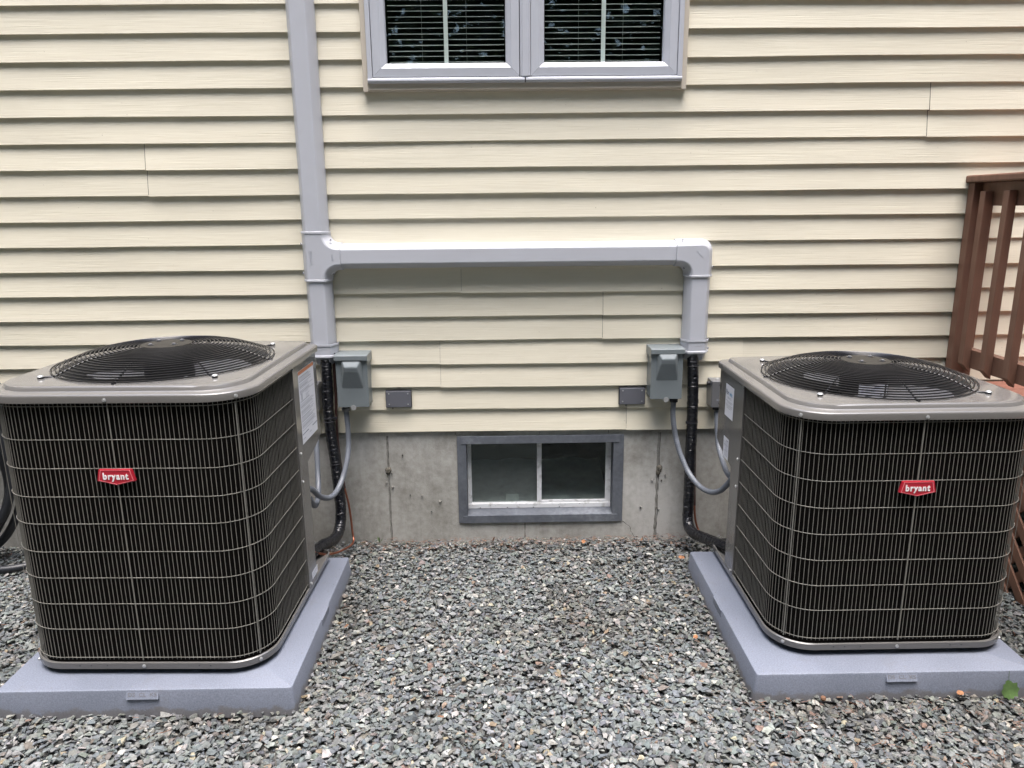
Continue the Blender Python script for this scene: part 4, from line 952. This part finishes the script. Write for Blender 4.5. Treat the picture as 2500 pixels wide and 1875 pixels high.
lob = [(0, .028), (.010, .024), (.013, .018), (.026, .020), (.024, .008), (.031, .000), (.026, -.012), (.024, -.022), (.014, -.021), (.007, -.028), (0, -.025), (-.008, -.029), (-.013, -.022), (-.022, -.021), (-.026, -.011), (-.032, -.001), (-.025, .008), (-.022, .018), (-.012, .018), (-.009, .025)]
lf = link('blade', leafmesh('blade', lob[::-1], 'leaf', .35), o, (0, -.008, .025), (R(72), 0, R(8)))
q = MB(); q.tube([(0, -.004, .045), (-.001, 0, .062), (0, .003, .082)], .0007, 5); part('stem', q, 'leaf', o)
o = thing('acorn', 'small reddish brown acorn on the gravel in front of the right pad', 'acorn', (.955, -1.162, .012)); part('nut', MB().lathe([(.001, -.008), (.006, -.005), (.0085, 0), (.007, .005), (.002, .008)], (0, 0, .006), 12), 'dead', o)
def weed(x, y, lab):
    t = thing('weed_sprout', lab, 'weed', (x, y, .0), 0, 'weeds at the foot of the wall')
    for k in range(5):
        a = rh.uniform(0, 6.28); h = rh.uniform(.018, .036); q = MB(); dx, dy = math.cos(a) * .016, math.sin(a) * .010
        L = []
        for j_ in range(5):
            u = j_ / 4; w = .0035 * math.sin(PI * min(1, u * .8 + .15)); L.append([(dx * u - w * math.sin(a), dy * u - .002, .01 + h * u), (dx * u + w * math.sin(a) + .0005, dy * u, .01 + h * u)])
        q.loft(L, closed=False); part('leaf', q, 'leaf', t)
weed(-.575, -.030, 'tiny green sprout at the foot of the wall left of the form seam')
# pine needles and twigs: far too many to count
q = MB()
for k in range(1150):
    if k % 3 == 0: x, y = rh.uniform(-.65, .8), -abs(rh.gauss(0, .05)) - .01
    elif k % 3 == 1: x, y = rh.uniform(.7, 2.0), rh.uniform(-1.7, -1.16)
    else: x, y = rh.uniform(-2, 2.2), rh.uniform(-2.4, -.05)
    if any(abs(x - c[0]) < c[2] + .01 and abs(y - c[1]) < c[3] + .01 for c in PADS): continue
    a = rh.uniform(0, 6.28); l = rh.uniform(.012, .038); tz = rh.uniform(-.25, .35); w = .0004 + .0003 * rh.random(); z = rh.uniform(.012, .020)
    q.tube([(x, y, z), (x + math.cos(a) * l * .5, min(.004, y + math.sin(a) * l * .5), z + tz * l * .5 + .002), (x + math.cos(a + .3) * l, min(.004, y + math.sin(a + .3) * l), z + tz * l * .6)], w, 3)
tag(part('pine_needles', q, 'needle', None, None), 'thin brown pine needles and bits of straw scattered over the gravel', 'pine needles', kind='stuff')

# ------------------------------------------------------------------ the woods behind the viewer (they shade the low sky and show in the panes)
def woods():
    PP = []; SS = []; CC = []
    for N, nc, ring0, ring1, top, smin, smax, dark in ((190000, 500, 7.5, 12, 8, .014, .045, 1.0), (170000, 4500, 13, 19, 21, .14, .36, .5)):
        an = rng.uniform(R(150), R(390), nc); rad = rng.uniform(ring0, ring1, nc); c = rng.integers(0, nc, N)
        cx = rad * np.cos(an) * 1.15; cy = -1.5 + rad * np.sin(an); cz = rng.uniform(.3, top, nc)
        P = np.stack([cx[c], cy[c], cz[c]], 1) + rng.normal(0, 1, (N, 3)) * np.array([1.3, 1.3, 1.0]); P[:, 2] = abs(P[:, 2])
        s = rng.uniform(smin, smax, N); PP.append(P); SS.append(s); CC.append(np.array([.055, .09, .03]) * dark * rng.uniform(.4, 1.7, (N, 1)) * rng.uniform(.85, 1.15, (N, 3)))
    P = np.concatenate(PP); s = np.concatenate(SS); col = np.concatenate(CC)
    ok = np.hypot(P[:, 0], P[:, 1] + 1.5) > 5.5; P, s, col = P[ok], s[ok], col[ok]; N = len(P)
    d1 = rng.normal(0, 1, (N, 3)); d1 /= np.linalg.norm(d1, axis=1)[:, None]; d2 = rng.normal(0, 1, (N, 3)); d2 -= d1 * (d1 * d2).sum(1)[:, None]; d2 /= np.linalg.norm(d2, axis=1)[:, None]
    V = np.stack([P - d1 * s[:, None], P + d2 * s[:, None] * .45, P + d1 * s[:, None], P - d2 * s[:, None] * .45], 1).reshape(-1, 3).astype(np.float32)
    me = bpy.data.meshes.new('woodland'); me.vertices.add(len(V)); me.vertices.foreach_set('co', V.ravel()); idx = np.arange(4 * N, dtype=np.int32)
    me.loops.add(4 * N); me.loops.foreach_set('vertex_index', idx); me.polygons.add(N); me.polygons.foreach_set('loop_start', np.arange(0, 4 * N, 4, dtype=np.int32)); me.update(calc_edges=True)
    col = np.repeat(col, 4, 0)
    at = me.attributes.new('leaf_color', 'FLOAT_COLOR', 'POINT'); at.data.foreach_set('color', np.concatenate([col, np.ones((len(col), 1))], 1).astype(np.float32).ravel())
    me.materials.append(M['wood']); me.shade_flat(); return link('woodland', me)
tag(woods(), 'leafy green woodland across the yard, seen only as a reflection in the window panes', 'woodland', kind='stuff')
